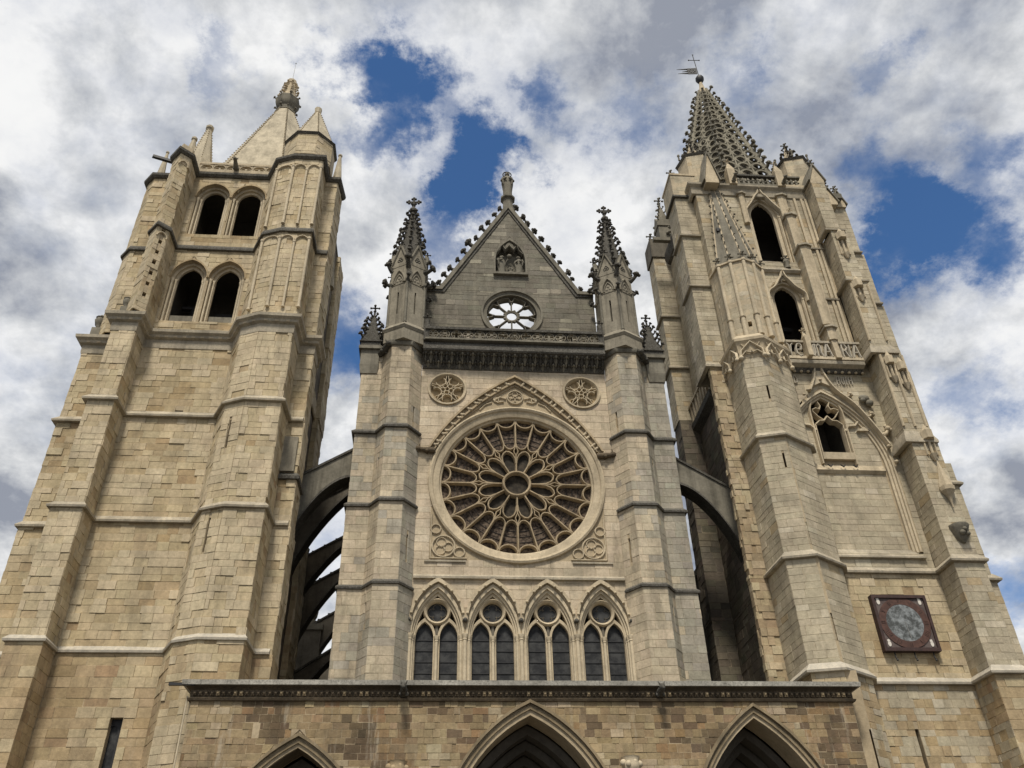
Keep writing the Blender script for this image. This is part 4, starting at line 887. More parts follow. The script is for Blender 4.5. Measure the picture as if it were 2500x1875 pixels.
# drum and roof of the stair turret
cx, cy = -12.45, -2.35
O = ngon(cx, cy, 1.50, 8, math.pi / 8)
d = MB(); d.prism(O, 42.4, 44.3); TD = obj('stair_turret', d, 'cream', BT, smooth=0)
M.lay(O[4], O[5], 42.5, 44.3, NORM, TD); M.lay(O[5], O[6], 42.5, 44.3, NORM, TD); M.lay(O[6], O[7], 42.5, 44.3, NORM, TD)
c8 = O + [O[0]]; cc = MB(); cc.prism(ngon(cx, cy, 1.54, 8, math.pi / 8), 44.3, 44.42, ngon(cx, cy, 1.66, 8, math.pi / 8)); cc.prism(ngon(cx, cy, 1.66, 8, math.pi / 8), 44.42, 44.54, ngon(cx, cy, 1.5, 8, math.pi / 8)); obj('turret_cornice', cc, 'string_dark', TD, smooth=0)
r_ = MB(); r_.prism(ngon(cx, cy, 1.46, 8, math.pi / 8), 44.5, 48.1, ngon(cx, cy, .17, 8, math.pi / 8)); r_.prism(ngon(cx, cy, .20, 8, math.pi / 8), 48.1, 48.5, ngon(cx, cy, .24, 8, math.pi / 8)); obj('turret_roof', r_, 'spire_pale', TD, smooth=0)
for k in range(8):
    a = math.pi / 8 + k * math.pi / 4
    for j in range(16): t = (j + .5) / 16; rr_ = 1.46 - 1.29 * t; link('bud', ME_BUD, TD, mw=Matrix.Translation((cx + rr_ * math.cos(a), cy + rr_ * math.sin(a), 44.5 + 3.6 * t)) @ Matrix.Scale(.75, 4))
# front corner turret top, side turret and corner pinnacles
def plain_pin(x, y, z0, w, h, mat='spire_pale', base=.0):
    m = MB(); m.prism(ngon(x, y, w, 8, math.pi / 8), z0, z0 + base) if base else None
    m.prism(ngon(x, y, w * .92, 8, math.pi / 8), z0 + base, z0 + base + h, ngon(x, y, w * .2, 8, math.pi / 8)); m.blob((x, y, z0 + base + h + w * .22), w * .32)
    return obj('corner_pinnacle', m, mat, BT, smooth=30)
cap = MB(); cap.prism(UP[3:8][::1] + [(-19.05, -1.2), (-20.05, -1.2)], 42.3, 42.9); obj('buttress_cap', cap, 'cream', BT, smooth=0)
P1 = plain_pin(-19.85, .0, 42.6, .88, 3.6, base=2.6); plain_pin(-20.85, .5, 42.6, .66, 3.2, base=2.5); plain_pin(-21.75, -.6, 42.4, .36, 3.2); plain_pin(-10.95, -.75, 42.4, .46, 3.5); plain_pin(-10.9, 1.2, 36.4, .36, 3.0)
for k in range(8):
    a = math.pi / 8 + k * math.pi / 4
    for j in range(14): t = (j + .5) / 14; rr_ = .81 - .63 * t; link('bud', ME_BUD, P1, mw=Matrix.Translation((-19.85 + rr_ * math.cos(a), rr_ * math.sin(a), 45.2 + 3.6 * t)) @ Matrix.Scale(.6, 4))
# main spire
sx, sy = -16.02, 2.8; base = ngon(sx, sy, 5.0, 8, math.pi / 8); top = ngon(sx, sy, .72, 8, math.pi / 8)
SP = obj('spire', MB().prism(base, 42.4, 54.4, top), 'spire_pale', BT, smooth=0)
for k in range(8):
    a = math.pi / 8 + k * math.pi / 4
    if math.sin(a) > .5: continue
    for j in range(46): t = (j + .5) / 46; rr_ = 5.0 - 4.28 * t; link('bud', ME_BUD, SP, mw=Matrix.Translation((sx + rr_ * math.cos(a), sy + rr_ * math.sin(a), 42.4 + 12 * t)) @ Matrix.Scale(1.15 - .25 * t, 4))
lt = MB(); lt.lathe([(.78, 54.4), (.78, 54.5), (.60, 54.55), (.62, 55.0), (.74, 55.15), (.86, 55.45), (.88, 55.7), (.92, 55.85), (.86, 56.0), (.66, 56.05)], (sx, sy, 0), 8, math.pi / 8); obj('lantern', lt, 'grey', SP, smooth=25)
lc = MB(); lc.lathe([(.62, 56.05), (.30, 58.0), (.36, 58.05), (.36, 58.4), (.30, 58.45)], (sx, sy, 0), 8, math.pi / 8); obj('lantern_cap', lc, 'cream', SP, smooth=25)
for k in range(8):
    a = math.pi / 8 + k * math.pi / 4; crocket(SP, (sx + .80 * math.cos(a), sy + .80 * math.sin(a), 55.85), a, .8, ME_CROCKET_G); crocket(SP, (sx + .58 * math.cos(a), sy + .58 * math.sin(a), 54.75), a, .8, ME_CROCKET_G)
    for j in range(7): t = (j + .5) / 7; rr_ = .62 - .32 * t; crocket(SP, (sx + rr_ * math.cos(a), sy + rr_ * math.sin(a), 56.05 + 1.95 * t), a, .75, ME_CROCKET_P)
M.finish()
tag(obj('lightning_rod', MB().tube([(sx, sy, 58.4), (sx, sy, 60.7)], [.018, .012], 6).blob((sx, sy, 60.75), .05), 'rod_metal'), 'thin metal lightning rod on the tip of the plain left spire', 'lightning rod')
# urns on the buttress shoulders
um = MB(); um.box(-.20, .20, -.20, .20, 0, .45); um.lathe([(.12, .45), (.09, .55), (.20, .72), (.26, .95), (.20, 1.05), (.24, 1.12), (.10, 1.2), (.06, 1.3)], n=10); ME_URN = um.mesh('stone_urn', 'grey', 50)
def urn(p, s, label):
    o = link('stone_urn', ME_URN, mw=Matrix.Translation(p) @ Matrix.Scale(s, 4)); tag(o, label, 'urn', 'stone urns on the left tower'); return o
urn((-20.2, -3.0, 30.36), .9, 'grey stone urn on the left tower cornice, left one of the close pair'); urn((-19.45, -3.0, 30.36), .9, 'grey stone urn on the left tower cornice, right one of the close pair')
urn((-22.2, -1.0, 30.36), 1.15, 'weathered stone urn standing alone on the outermost left cornice')

# ================================================================== right clock tower
CT = thing('clock_tower', 'right square tower with openwork crocketed spire and big clock dial', 'clock tower', (16, 2.6, 0))
M = Masonry(CT, 37)
SIDE = [(11.4, 7), (11.4, 5.5), (10.3, 5.5), (10.3, 4.2), (11.4, 4.2), (11.4, -.9), (10.62, -.9), (10.62, -1.3), (11.45, -1.3)]
def rpath(tf, xb0, xb1, yb_, xs, dt=0.0): # turret front set-out, buttress x range, its front, outer side
    return SIDE + [(11.62 - dt * .4, -3.25 - dt), (12.8, -3.6 - dt), (14.5, -2.55 - dt * .5), (14.82, -2.0), (xb0, -2.0), (xb0, yb_), (xb1, yb_), (xb1, -1.35), (xs, -1.35), (xs, 7)]
# faces: 0-7 side (3 rear buttress front, 7 rough bonding face), 8,9,10 turret, 11 return, 12 WALL, 13 buttress side, 14 buttress front, 15, 16 side buttress, 17
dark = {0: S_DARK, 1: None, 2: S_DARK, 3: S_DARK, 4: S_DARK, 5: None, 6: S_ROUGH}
S_LOW = dict(h=.36, l=(.4, .9), pal=lambda P, R, e_: pal_old(P, R, e_, .12)); S_LOW2 = dict(h=.32, l=(.35, .7), pal=lambda P, R, e_: pal_base(P, R, e_) if R.random() < .6 else pal_new(P, R, e_))
pk = {9: [Rect(.92, 1.02, 25.95, 26.75), Rect(.92, 1.02, 21.95, 22.75), Rect(1.2, 1.28, 17.95, 19.05), Rect(1.32, 1.40, 13.5, 14.7)]}
p = rpath(0, 19.35, 20.8, -3.6, 22.75, .3); b = MB(); b.prism(p, 0, 5.5); obj('tower_base', b, 'tan', CT, smooth=0)
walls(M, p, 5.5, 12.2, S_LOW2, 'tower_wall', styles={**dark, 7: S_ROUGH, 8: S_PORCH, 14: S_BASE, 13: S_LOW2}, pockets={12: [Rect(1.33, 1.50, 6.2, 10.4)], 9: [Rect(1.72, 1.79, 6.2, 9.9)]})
obj('string_course', course(offset(p[8:], .0), drip(12.2, .18, .40)), 'white_slab', CT)
p = rpath(0, 19.35, 20.75, -3.48, 22.6, .15)
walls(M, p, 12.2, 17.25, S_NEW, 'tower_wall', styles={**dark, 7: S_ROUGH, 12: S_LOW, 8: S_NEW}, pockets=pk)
obj('string_course', course(offset(p[8:], .0), drip(17.25, .18, .40)), 'string', CT)
p = rpath(0, 19.35, 20.7, -3.38, 22.45, .0)
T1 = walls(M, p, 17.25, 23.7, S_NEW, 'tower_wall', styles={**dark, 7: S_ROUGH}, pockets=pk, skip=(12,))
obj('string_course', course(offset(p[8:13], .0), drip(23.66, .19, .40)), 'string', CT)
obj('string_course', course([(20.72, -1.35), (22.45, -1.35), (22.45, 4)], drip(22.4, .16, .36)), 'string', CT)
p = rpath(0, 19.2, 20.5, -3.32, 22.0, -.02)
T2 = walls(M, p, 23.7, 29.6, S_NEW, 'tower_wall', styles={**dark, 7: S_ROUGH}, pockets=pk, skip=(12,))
obj('buttress_weathering', course([(19.2, -2.0), (19.2, -3.32), (20.5, -3.32), (20.5, -1.4)], [(-.06, 23.6), (.20, 23.6), (.2, 23.75), (-.06, 24.5)]), 'string', CT)
obj('tower_core', MB().box(11.46, 21.4, 1.9, 6.4, 5.5, 43.0), 'tan', CT, smooth=0)
# great pointed blind arch with the small traceried window
BA = Arch(16.15, 2.78, 18.5, 23.0, 27.62)
def half(mb, P, y0, y1): mb.extr(P, y0, y1)
bw = MB(); AP = pointed(16.15, 2.78, 23.0, 27.62, 16)
bw.extr(list(reversed([(14.82, 29.6)] + [q for q in AP if q[0] > 14.82] + [(18.95, 18.4), (19.5, 18.4), (19.5, 29.6)])), -1.985, -1.0)
AW = obj('arch_wall', bw, 'mortar', CT, smooth=0)
M.lay((14.82, -2.0), (19.34, -2.0), 17.25, 29.5, S_NEW, AW, [Arch(16.15 - 14.82, 2.86, 18.3, 23.0, 27.72)])
ar = MB(); ar.band(pointed(16.15, 2.70, 23.0, 27.51, 16, 18.4), pointed(16.15, 2.79, 23.0, 27.63, 16, 18.4), -2.03, -1.6); ar.band(pointed(16.15, 2.58, 23.0, 27.38, 16, 18.4), pointed(16.15, 2.698, 23.0, 27.508, 16, 18.4), -1.92, -1.6); ar.band(pointed(16.15, 2.46, 23.0, 27.25, 16, 18.4), pointed(16.15, 2.578, 23.0, 27.378, 16, 18.4), -1.82, -1.6)
BIG = obj('blind_arch', ar, 'cream_pale', CT, smooth=30)
rc = MB(); pierced(rc, 13.6, 18.6, 17.6, 27.5, -1.705, -1.42, [Arch(16.22, .84, 23.85, 26.2, 27.48)]); RW = obj('recess_wall', rc, 'mortar', CT, smooth=0)
M.lay((14.0, -1.72), (18.5, -1.72), 17.9, 27.4, S_NEW, RW, [Arch(2.22, .92, 22.9, 26.2, 27.5)], )
obj('recess_sill', course([(14.6, -1.72), (18.5, -1.72)], [(-.05, 22.7), (.03, 22.7), (.16, 22.85), (.10, 23.0), (-.05, 23.3)]), 'cream', CT)
sl = MB(); sl.extr([(14.6, 18.02), (19.0, 18.02), (19.0, 18.1), (14.6, 18.1)], -2.16, -1.66); sl.add([(14.6, -2.1, 18.1), (19.0, -2.1, 18.1), (18.6, -1.70, 18.62), (14.6, -1.70, 18.62)], [(0, 1, 2, 3)])
obj('recess_weathering', sl, 'string', CT)
# tracery
wf = MB(); wf.bar(pointed(16.22, .88, 26.2, 27.62, 10, 23.2), .15, -1.90, -1.42)
WF = obj('traceried_window', wf, 'cream', CT, smooth=40)
tb = MB(); tb.bar([(15.5, 25.6), (15.75, 25.82), (16.0, 25.84), (16.22, 26.1), (16.44, 25.84), (16.7, 25.82), (16.94, 25.6)], .11, -1.86, -1.45); tb.bar([(15.48, 23.6), (15.48, 25.6)], .1, -1.84, -1.45); tb.bar([(16.96, 23.6), (16.96, 25.6)], .1, -1.84, -1.45)
tb.bar([(15.5, 26.5), (15.72, 26.62), (15.92, 26.55), (16.0, 26.75), (15.9, 27.0)], .09, -1.84, -1.45); tb.bar([(16.94, 26.5), (16.72, 26.62), (16.52, 26.55), (16.44, 26.75), (16.54, 27.0)], .09, -1.84, -1.45); tb.bar([(15.5, 26.45), (15.75, 26.1), (16.0, 25.9)], .07, -1.82, -1.45); tb.bar([(16.94, 26.45), (16.7, 26.1), (16.44, 25.9)], .07, -1.82, -1.45)
obj('tracery', tb, 'cream', WF, smooth=40)
sb = MB(); sb.bar([(14.5, 25.35), (14.85, 25.55), (15.2, 25.5), (15.44, 25.2)], .12, -1.88, -1.65); sb.bar([(17.0, 25.2), (17.2, 25.5), (17.6, 25.55), (17.8, 25.8)], .12, -1.88, -1.65); sb.extr([(17.6, 25.2), (18.3, 25.2), (18.0, 25.45)], -1.92, -1.65)
obj('cusp_carving', sb, 'cream_pale', CT, smooth=40)
obj('window_sill', MB().box(15.4, 17.05, -1.92, -1.4, 23.45, 23.85), 'cream', WF)
for x in (15.62, 16.28, 16.92): obj('iron_hook', MB().tube([(x - .12, -1.95, 23.1), (x, -2.0, 22.95), (x + .12, -1.95, 23.1)], .035, 6), 'iron', WF)
obj('dark_room', MB().box(15.2, 17.3, .6, .7, 22.9, 28.1).box(15.2, 15.3, -1.42, .6, 22.9, 28.1).box(17.2, 17.3, -1.42, .6, 22.9, 28.1).box(15.2, 17.3, -1.42, .6, 28.0, 28.1).box(15.2, 17.3, -1.42, .6, 22.9, 23.0), 'shaded_interior', CT, smooth=0)
for z, h in ((26.0, .45), (25.0, .4), (23.9, .8)): obj('board', MB().box(15.62, 15.92, -.5, -.45, z, z + h), 'lead_glass', WF)
# ogee gable over the arch
og = [(18.92, 24.2), (18.54, 25.1), (17.76, 26.6), (16.95, 27.5), (16.6, 28.2), (16.4, 28.9), (16.32, 29.15)]; L_ = [(2 * 16.22 - x, z) for x, z in og if x < 17.7]
og = smooth_line(og); L_ = smooth_line(L_); om = MB(); om.bar(og + [(16.12, 29.15)] + list(reversed(L_))[1:], .16, -2.30, -1.9)
om.extr([(16.02, 29.15), (16.05, 28.7), (15.9, 28.1), (15.55, 27.7), (16.22, 28.05), (16.9, 27.7), (16.55, 28.1), (16.38, 28.7), (16.42, 29.15)], -2.18, -1.9)
OG = obj('ogee_gable', om, 'cream_pale', CT, smooth=40)
for x, z in ((17.35, 27.15), (18.2, 25.9), (18.75, 24.8)): crocket(OG, (x, -2.2, z), 0, 1.5, ME_CROCKET_P)
for x, z in ((18.85, 24.1), (19.0, 23.2)): link('bud', ME_BUD, OG, mw=Matrix.Translation((x, -2.2, z)) @ Matrix.Scale(1.8, 4))
for x, z in ((16.2, 28.2), (16.0, 28.6), (16.42, 28.6), (15.7, 27.9), (15.35, 27.5), (15.1, 27.2)): link('bud', ME_BUD, OG, mw=Matrix.Translation((x, -2.2, z)) @ Matrix.Scale(1.3, 4))
cv = MB(); cv.blob((18.35, -2.15, 27.1), .26, sq=(1.2, .6, .8)); cv.blob((18.55, -2.2, 26.75), .2); cv.blob((18.2, -2.25, 26.9), .14); obj('beast_carving', cv, 'grey', CT, smooth=60)
# stone letters: strokes in a unit box (x 0..1, z 0..1)
GL = {'V': [[(0, 1), (.08, .94), (.3, .85), (.45, 0), (.62, .85), (.95, 1)]], 'E': [[(.95, .8), (.75, 1), (.35, .95), (.1, .6), (.15, .2), (.5, 0), (.9, .1)], [(.1, .5), (.85, .5)], [(.95, .8), (.85, .5)]],
      'M': [[(.02, .05), (.12, .5), (.1, .85), (.3, 1), (.5, .8), (.48, 0)], [(.5, .8), (.7, 1), (.9, .8), (.85, .3), (1.0, .0)], [(.3, 1), (.28, .3), (.1, .02)]], 'A': [[(.02, 0), (.45, 1), (.6, 1), (.98, 0)], [(.2, .38), (.82, .38)], [(.3, 1.0), (.7, 1.0)]],
      'R': [[(.1, 0), (.1, 1), (.6, 1), (.85, .78), (.6, .52), (.12, .52)], [(.5, .52), (.95, 0)]], 'I': [[(.5, 0), (.5, 1)], [(.3, 0), (.7, 0)], [(.3, 1), (.7, 1)]], 'D': [[(.25, 0), (.25, 1), (.6, .95), (.88, .6), (.75, .15), (.25, 0)]], 'U': [[(.1, 1), (.12, .2), (.4, 0), (.8, .1)], [(.8, 1), (.8, 0)]],
      'a': [[(.12, 0), (.15, .7), (.3, 1), (.85, 1), (.85, 0)], [(.15, .5), (.85, .5)]]}
def letter(ch, x, z, w, h, y, parent, wd_=.10, mat='white_slab'):
    m = MB()
    for st in GL[ch]: m.bar([(x + a * w, z + b_ * h) for a, b_ in st], wd_, y - .10, y + .08)
    return obj('letter', m, mat, parent, smooth=30)
BC = obj('balcony', course([(14.55, -2.55), (18.78, -2.55)], [(-.6, 28.8), (-.1, 28.95), (.02, 29.02), (.05, 29.18), (-.02, 29.28), (-.6, 29.3)]), 'string', CT)
obj('balcony_frieze', course([(14.9, -2.0), (18.75, -2.0)], [(-.05, 28.72), (.1, 28.72), (.35, 28.95), (-.05, 28.98)]), 'string_dark', BC)
for k in range(11): 
    x = 14.9 + k * .38
    if 15.7 < x < 16.7: continue
    link('bud', ME_BUD, BC, mw=Matrix.Translation((x, -2.2, 28.72)) @ Matrix.Scale(1.3, 4))
obj('balcony_rail', MB().box(14.6, 18.75, -2.68, -2.45, 30.34, 30.48), 'string', BC); obj('balcony_base', MB().box(14.6, 18.75, -2.62, -2.48, 29.28, 29.46), 'cream_pale', BC)
obj('balcony_pier', MB().extr([(17.18, 29.3), (17.5, 29.3), (17.44, 30.5), (17.14, 30.5)], -2.78, -2.4), 'cream', BC)
bp_ = MB(); bp_.box(15.58, 15.84, -2.95, -2.4, 29.3, 30.6); bp_.pyramid(ngon(15.71, -2.67, .2, 4, math.pi / 4), 30.6, (15.71, -2.67, 31.2)); PBp = obj('balcony_pinnacle', bp_, 'cream', BC); finial(PBp, (15.71, -2.67, 30.85), .45, ME_FINIAL_P)
for ch, x, w in (('A', 14.05, .38), ('V', 14.62, .36), ('E', 15.08, .38), ('M', 16.0, .56), ('A', 16.66, .42), ('R', 17.66, .36), ('I', 18.02, .18), ('A', 18.26, .40)): letter(ch, x, 29.46, w, .84, -2.55, BC)
for ch, x, w in (('D', 14.75, .28), ('a', 17.15, .22), ('U', 17.42, .20), ('I', 17.64, .12), ('a', 17.82, .24)): letter(ch, x, 28.02, w, .48, -2.0, AW, .06)
# belfry stages above the balcony
def rup(xb0, xb1, yb_, xs): return [(11.4, 7), (11.4, 5.5), (10.25, 5.5), (10.25, 4.2), (11.4, 4.2), (11.4, .4), (10.45, .4), (10.45, -1.3), (11.6, -1.3), (11.6, -2.0), (14.6, -2.0), (xb0, -2.0), (xb0, yb_), (xb1, yb_), (xb1, -1.35), (xs, -1.35), (xs, 7)]
# faces: 8,9 plain, 10 WALL, 11 buttress side, 12 front, 13, 14, 15
for z0, z1, a in ((29.6, 34.4, (18.95, 20.0, -3.30, 21.85)), (34.4, 38.55, (18.9, 19.9, -3.2, 21.75)), (38.55, 43.0, (18.75, 19.6, -3.1, 21.6))):
    p = rup(*a); walls(M, p, z0, z1, S_NEW, 'belfry_wall', skip=(10,), styles={0: S_NEW, 1: None, 5: None})
    if z0 > 30:
        obj('string_course', course(p[11:16], drip(z0, .2, .36)), 'string', CT); obj('string_course', course(p[6:9], drip(z0 + .9, .16, .34)), 'string', CT); obj('string_course', course(p[2:5], drip(z0 - 1.0, .16, .34)), 'string', CT)
obj('buttress_cap', course([(18.9, -2.0), (18.9, -3.32), (20.2, -3.32), (20.2, -1.5)], [(-.06, 29.2), (.14, 29.2), (.14, 29.35), (-.15, 30.1)]), 'string', CT)
obj('side_cap', course([(11.4, .4), (10.5, .4), (10.5, -1.3), (11.45, -1.3)], [(-.06, 29.4), (.14, 29.45), (.14, 29.6), (-.3, 30.1)]), 'string', CT)
BW = [(15.76, 30.2, 34.25, 35.22, .66), (15.70, 37.0, 41.0, 42.35, .72)]
for (z0, z1), (x, zb, zs, za, hw) in zip(((29.3, 36.4), (36.4, 43.0)), BW):
    mb = MB(); pierced(mb, 14.6, 18.9, z0, z1, -1.985, -1.5, [Arch(x, hw + .36, zb, zs, za + .3)]); FWr = obj('belfry_front', mb, 'mortar', CT, smooth=0)
    M.lay((14.6, -2.0), (18.8, -2.0), z0, z1, S_NEW, FWr, [Arch(x - 14.6, hw + .40, zb, zs, za + .36)])
    o = MB(); o.band(pointed(x, hw + .2, zs, za + .16, 10, zb), pointed(x, hw + .362, zs, za + .302, 10, zb), -1.86, -1.52); o.band(pointed(x, hw, zs, za, 10, zb), pointed(x, hw + .202, zs, za + .162, 10, zb), -1.68, -1.48)
    W = obj('belfry_opening', o, 'cream_pale', CT, smooth=30)
    hm = [(x + hw + .46, zs - .35), (x + hw + .42, zs + .25), (x + hw * .95, zs + (za - zs) * .72), (x + hw * .5, za + .22), (x + .16, za + .48), (x + .05, za + .85)]
    hm = smooth_line(hm); obj('ogee_hood', MB().bar(hm + [(2 * x - a, b_) for a, b_ in reversed(hm)], .15, -2.18, -1.9), 'cream_pale', W, smooth=40); finial(W, (x, -2.1, za + .55), .42, ME_FINIAL_P)
    pt = pointed(x, hw + .08, zs, za + .08, 10)
    for j in (3, 5, 7, 9, 11, 13, 15, 17): link('cusp', ME_BUD, W, mw=Matrix.Translation((pt[j][0], -1.5, pt[j][1] - .04)) @ Matrix.Scale(1.35, 4))
    for dx in (-1, 1): shaft(W, x + dx * (hw + .28), -1.88, zb, zs, .75); shaft(W, x + dx * (hw + .1), -1.6, zb, zs, .6)
obj('belfry_sill', course([(14.65, -2.0), (16.9, -2.0)], [(-.05, 36.02), (.1, 36.02), (.22, 36.15), (.2, 36.28), (-.05, 36.42)]), 'string', CT)
sf = MB(); sf.lathe([(.18, 36.35), (.14, 36.7), (.20, 36.85), (.10, 37.1)], (16.2, -2.12, 0), 8); SF = obj('sill_pinnacle', sf, 'grey', CT); finial(SF, (16.2, -2.12, 36.75), .6, ME_FINIAL_G)
obj('chamber_bar', MB().tube([(15.0, -1.2, 37.6), (16.45, -1.2, 37.6)], .035, 6), 'rod_metal', CT)
inn = MB(); inn.box(14.5, 18.9, 1.6, 1.7, 29.3, 43.0); inn.box(14.4, 14.5, -1.5, 1.6, 29.3, 43); inn.box(18.8, 18.9, -1.5, 1.6, 29.3, 43); inn.box(14.5, 18.9, -1.5, 1.6, 42.9, 43); inn.box(14.5, 18.9, -1.5, 1.6, 36.35, 36.45); inn.box(14.5, 18.9, -1.5, 1.6, 29.3, 29.4); obj('bell_chamber', inn, 'shaded_interior', CT, smooth=0)
bl = MB(); bl.lathe([(.05, .95), (.2, .9), (.26, .75), (.30, .3), (.44, .02), (.46, 0), (.42, 0)], (15.7, .2, 37.9), 14); obj('bell', bl, 'iron', CT)
obj('bell_beam', MB().box(14.9, 16.6, .1, .35, 38.9, 39.15), 'wood_dark', CT); obj('bell_beam', MB().box(14.9, 16.6, .0, .3, 33.3, 33.6), 'wood_dark', CT)
# stepped pilaster strips
def pil(x0, x1, y, z0, z1, cap, nm='pilaster'):
    m = MB(); xm = (x0 + x1) / 2; m.prism([(x0, -1.96), (x0, y + .1), (xm, y), (x1, y + .1), (x1, -1.96)][::-1], z0, z1); o = obj(nm, m, 'cream', CT, smooth=0)
    M.lay((x0, -2.0), (x0, y + .08), z0, z1 - .2, S_NEW, o)
    c = MB(); c.prism([(x0 - .12, -1.96), (x0 - .12, y), (xm, y - .14), (x1 + .12, y), (x1 + .12, -1.96)][::-1], z1, z1 + .12, None); c.prism([(x0 - .12, -1.96), (x0 - .12, y), (xm, y - .14), (x1 + .12, y), (x1 + .12, -1.96)][::-1], z1 + .12, z1 + cap, [(x0 + .1, -1.96), (x0 + .1, -1.99), (xm, -2.02), (x1 - .1, -1.99), (x1 - .1, -1.96)][::-1]); obj('pilaster_cap', c, 'string', o, smooth=0); return o
pil(17.05, 17.55, -2.9, 30.5, 31.3, .2); pil(16.95, 17.55, -2.85, 31.6, 37.6, .7); o = pil(16.85, 17.40, -2.55, 37.7, 40.5, .5); finial(o, (17.12, -2.5, 40.7), .4, ME_FINIAL_P); pil(16.75, 17.3, -2.3, 40.6, 42.5, .1); pil(14.25, 14.6, -2.3, 40.0, 42.5, .1)
for x in (17.9, 18.35, 18.62): obj('wall_shaft', MB().prism([(x - .07, -2.12), (x + .07, -2.12), (x + .07, -1.95), (x - .07, -1.95)], 30.5, 42.5), 'cream_pale', CT)
for z in (34.0, 38.05): obj('wall_string', course([(17.75, -2.0), (18.75, -2.0)], drip(z, .16, .26)), 'string', CT)
obj('top_cornice', course([(11.4, 3), (11.4, -2.0), (18.75, -2.0)], [(-.06, 42.5), (.08, 42.55), (.12, 42.75), (.05, 42.8), (.10, 43.1), (.28, 43.25), (.3, 43.38), (-.3, 43.42)]), 'string', CT)
# balustrade at the foot of the spire
RB = obj('balustrade', MB().box(14.3, 16.95, -2.3, -2.06, 44.22, 44.36), 'crust', CT); obj('base_rail', MB().box(14.3, 16.95, -2.28, -2.08, 43.42, 43.52), 'grey', RB)
bm = MB(); bm.prism(ngon(0, 0, .09, 4, math.pi / 4), 0, .5); bm.pyramid(ngon(0, 0, .13, 4, math.pi / 4), .35, (0, 0, .7)); bm.blob((.15, 0, .3), .07); bm.blob((-.15, 0, .3), .07); ME_BS = bm.mesh('baluster', 'grey', 20)
for k in range(8): link('baluster', ME_BS, RB, mw=Matrix.Translation((14.5 + k * .32, -2.18, 43.5)))
for x, w in ((14.05, .5), (17.2, .5)):
    m = MB(); m.box(x - w / 2, x + w / 2, -2.42, -1.9, 43.3, 44.7); m.pyramid(ngon(x, -2.16, w * .72, 4, math.pi / 4), 44.7, (x, -2.16, 45.6)); o = obj('parapet_pier', m, 'cream', CT, smooth=0); finial(o, (x, -2.16, 45.3), .5, ME_FINIAL_P)
obj('parapet_panel', MB().box(17.45, 18.8, -2.25, -2.05, 43.42, 43.6), 'cream', CT); obj('parapet_rail', MB().box(17.45, 18.6, -2.3, -2.02, 44.25, 44.38), 'grey', CT)
for x in (17.7, 18.0, 18.3): link('baluster', ME_BS, RB, mw=Matrix.Translation((x, -2.18, 43.55)))
obj('roof_deck', MB().prism([(11.5, -1.9), (21.3, -1.9), (21.3, 7), (11.5, 7)], 43.0, 43.41), 'grey', CT, smooth=0)
# corner drums
for (cx, cy), R0, z1, mt in (((12.5, -.6), 1.12, 46.9, 'cream'), ((19.25, -.6), 1.20, 46.9, 'cream')):
    O = ngon(cx, cy, R0, 6, -math.pi / 2 + .25); D = obj('corner_drum', MB().prism(O, 43.3, z1), mt, CT, smooth=0)
    for i in (0, 1, 5): M.lay(O[i], O[(i + 1) % 6], 43.4, z1, S_NEW, D)
    cc = MB(); cc.prism(ngon(cx, cy, R0 + .05, 6, -math.pi / 2 + .25), z1, z1 + .14, ngon(cx, cy, R0 + .16, 6, -math.pi / 2 + .25)); cc.prism(ngon(cx, cy, R0 + .16, 6, -math.pi / 2 + .25), z1 + .14, z1 + .3, ngon(cx, cy, R0 - .1, 6, -math.pi / 2 + .25)); obj('drum_cornice', cc, 'string_dark', D, smooth=0)
    s_ = MB(); s_.pyramid(ngon(cx, cy, .62, 6, .25), z1 + .28, (cx, cy, z1 + 2.5)); obj('drum_spire', s_, 'cream', D, smooth=0)
    for k in range(6):
        a = .25 + k * math.pi / 3
        for j in range(4): t = (j + .8) / 5; crocket(D, (cx + .62 * (1 - t) * math.cos(a), cy + .62 * (1 - t) * math.sin(a), z1 + .28 + 2.2 * t), a, .9, ME_CROCKET)
        a -= math.pi / 6; x, y = cx + R0 * math.cos(a + .52), cy + R0 * math.sin(a + .52)
        link('knob', MB().lathe([(.07, 0), (.05, .35), (.1, .42), (.09, .52), (.03, .56)], n=6).mesh('knob', 'grey', 50), D, mw=Matrix.Translation((x, y, z1 + .2)))
    finial(D, (cx, cy, z1 + 2.2), .62, ME_FINIAL_G)
    for a_, zz in ((-2.0, .5), (-1.2, .55), (-2.0, 3.2)): 
        pass
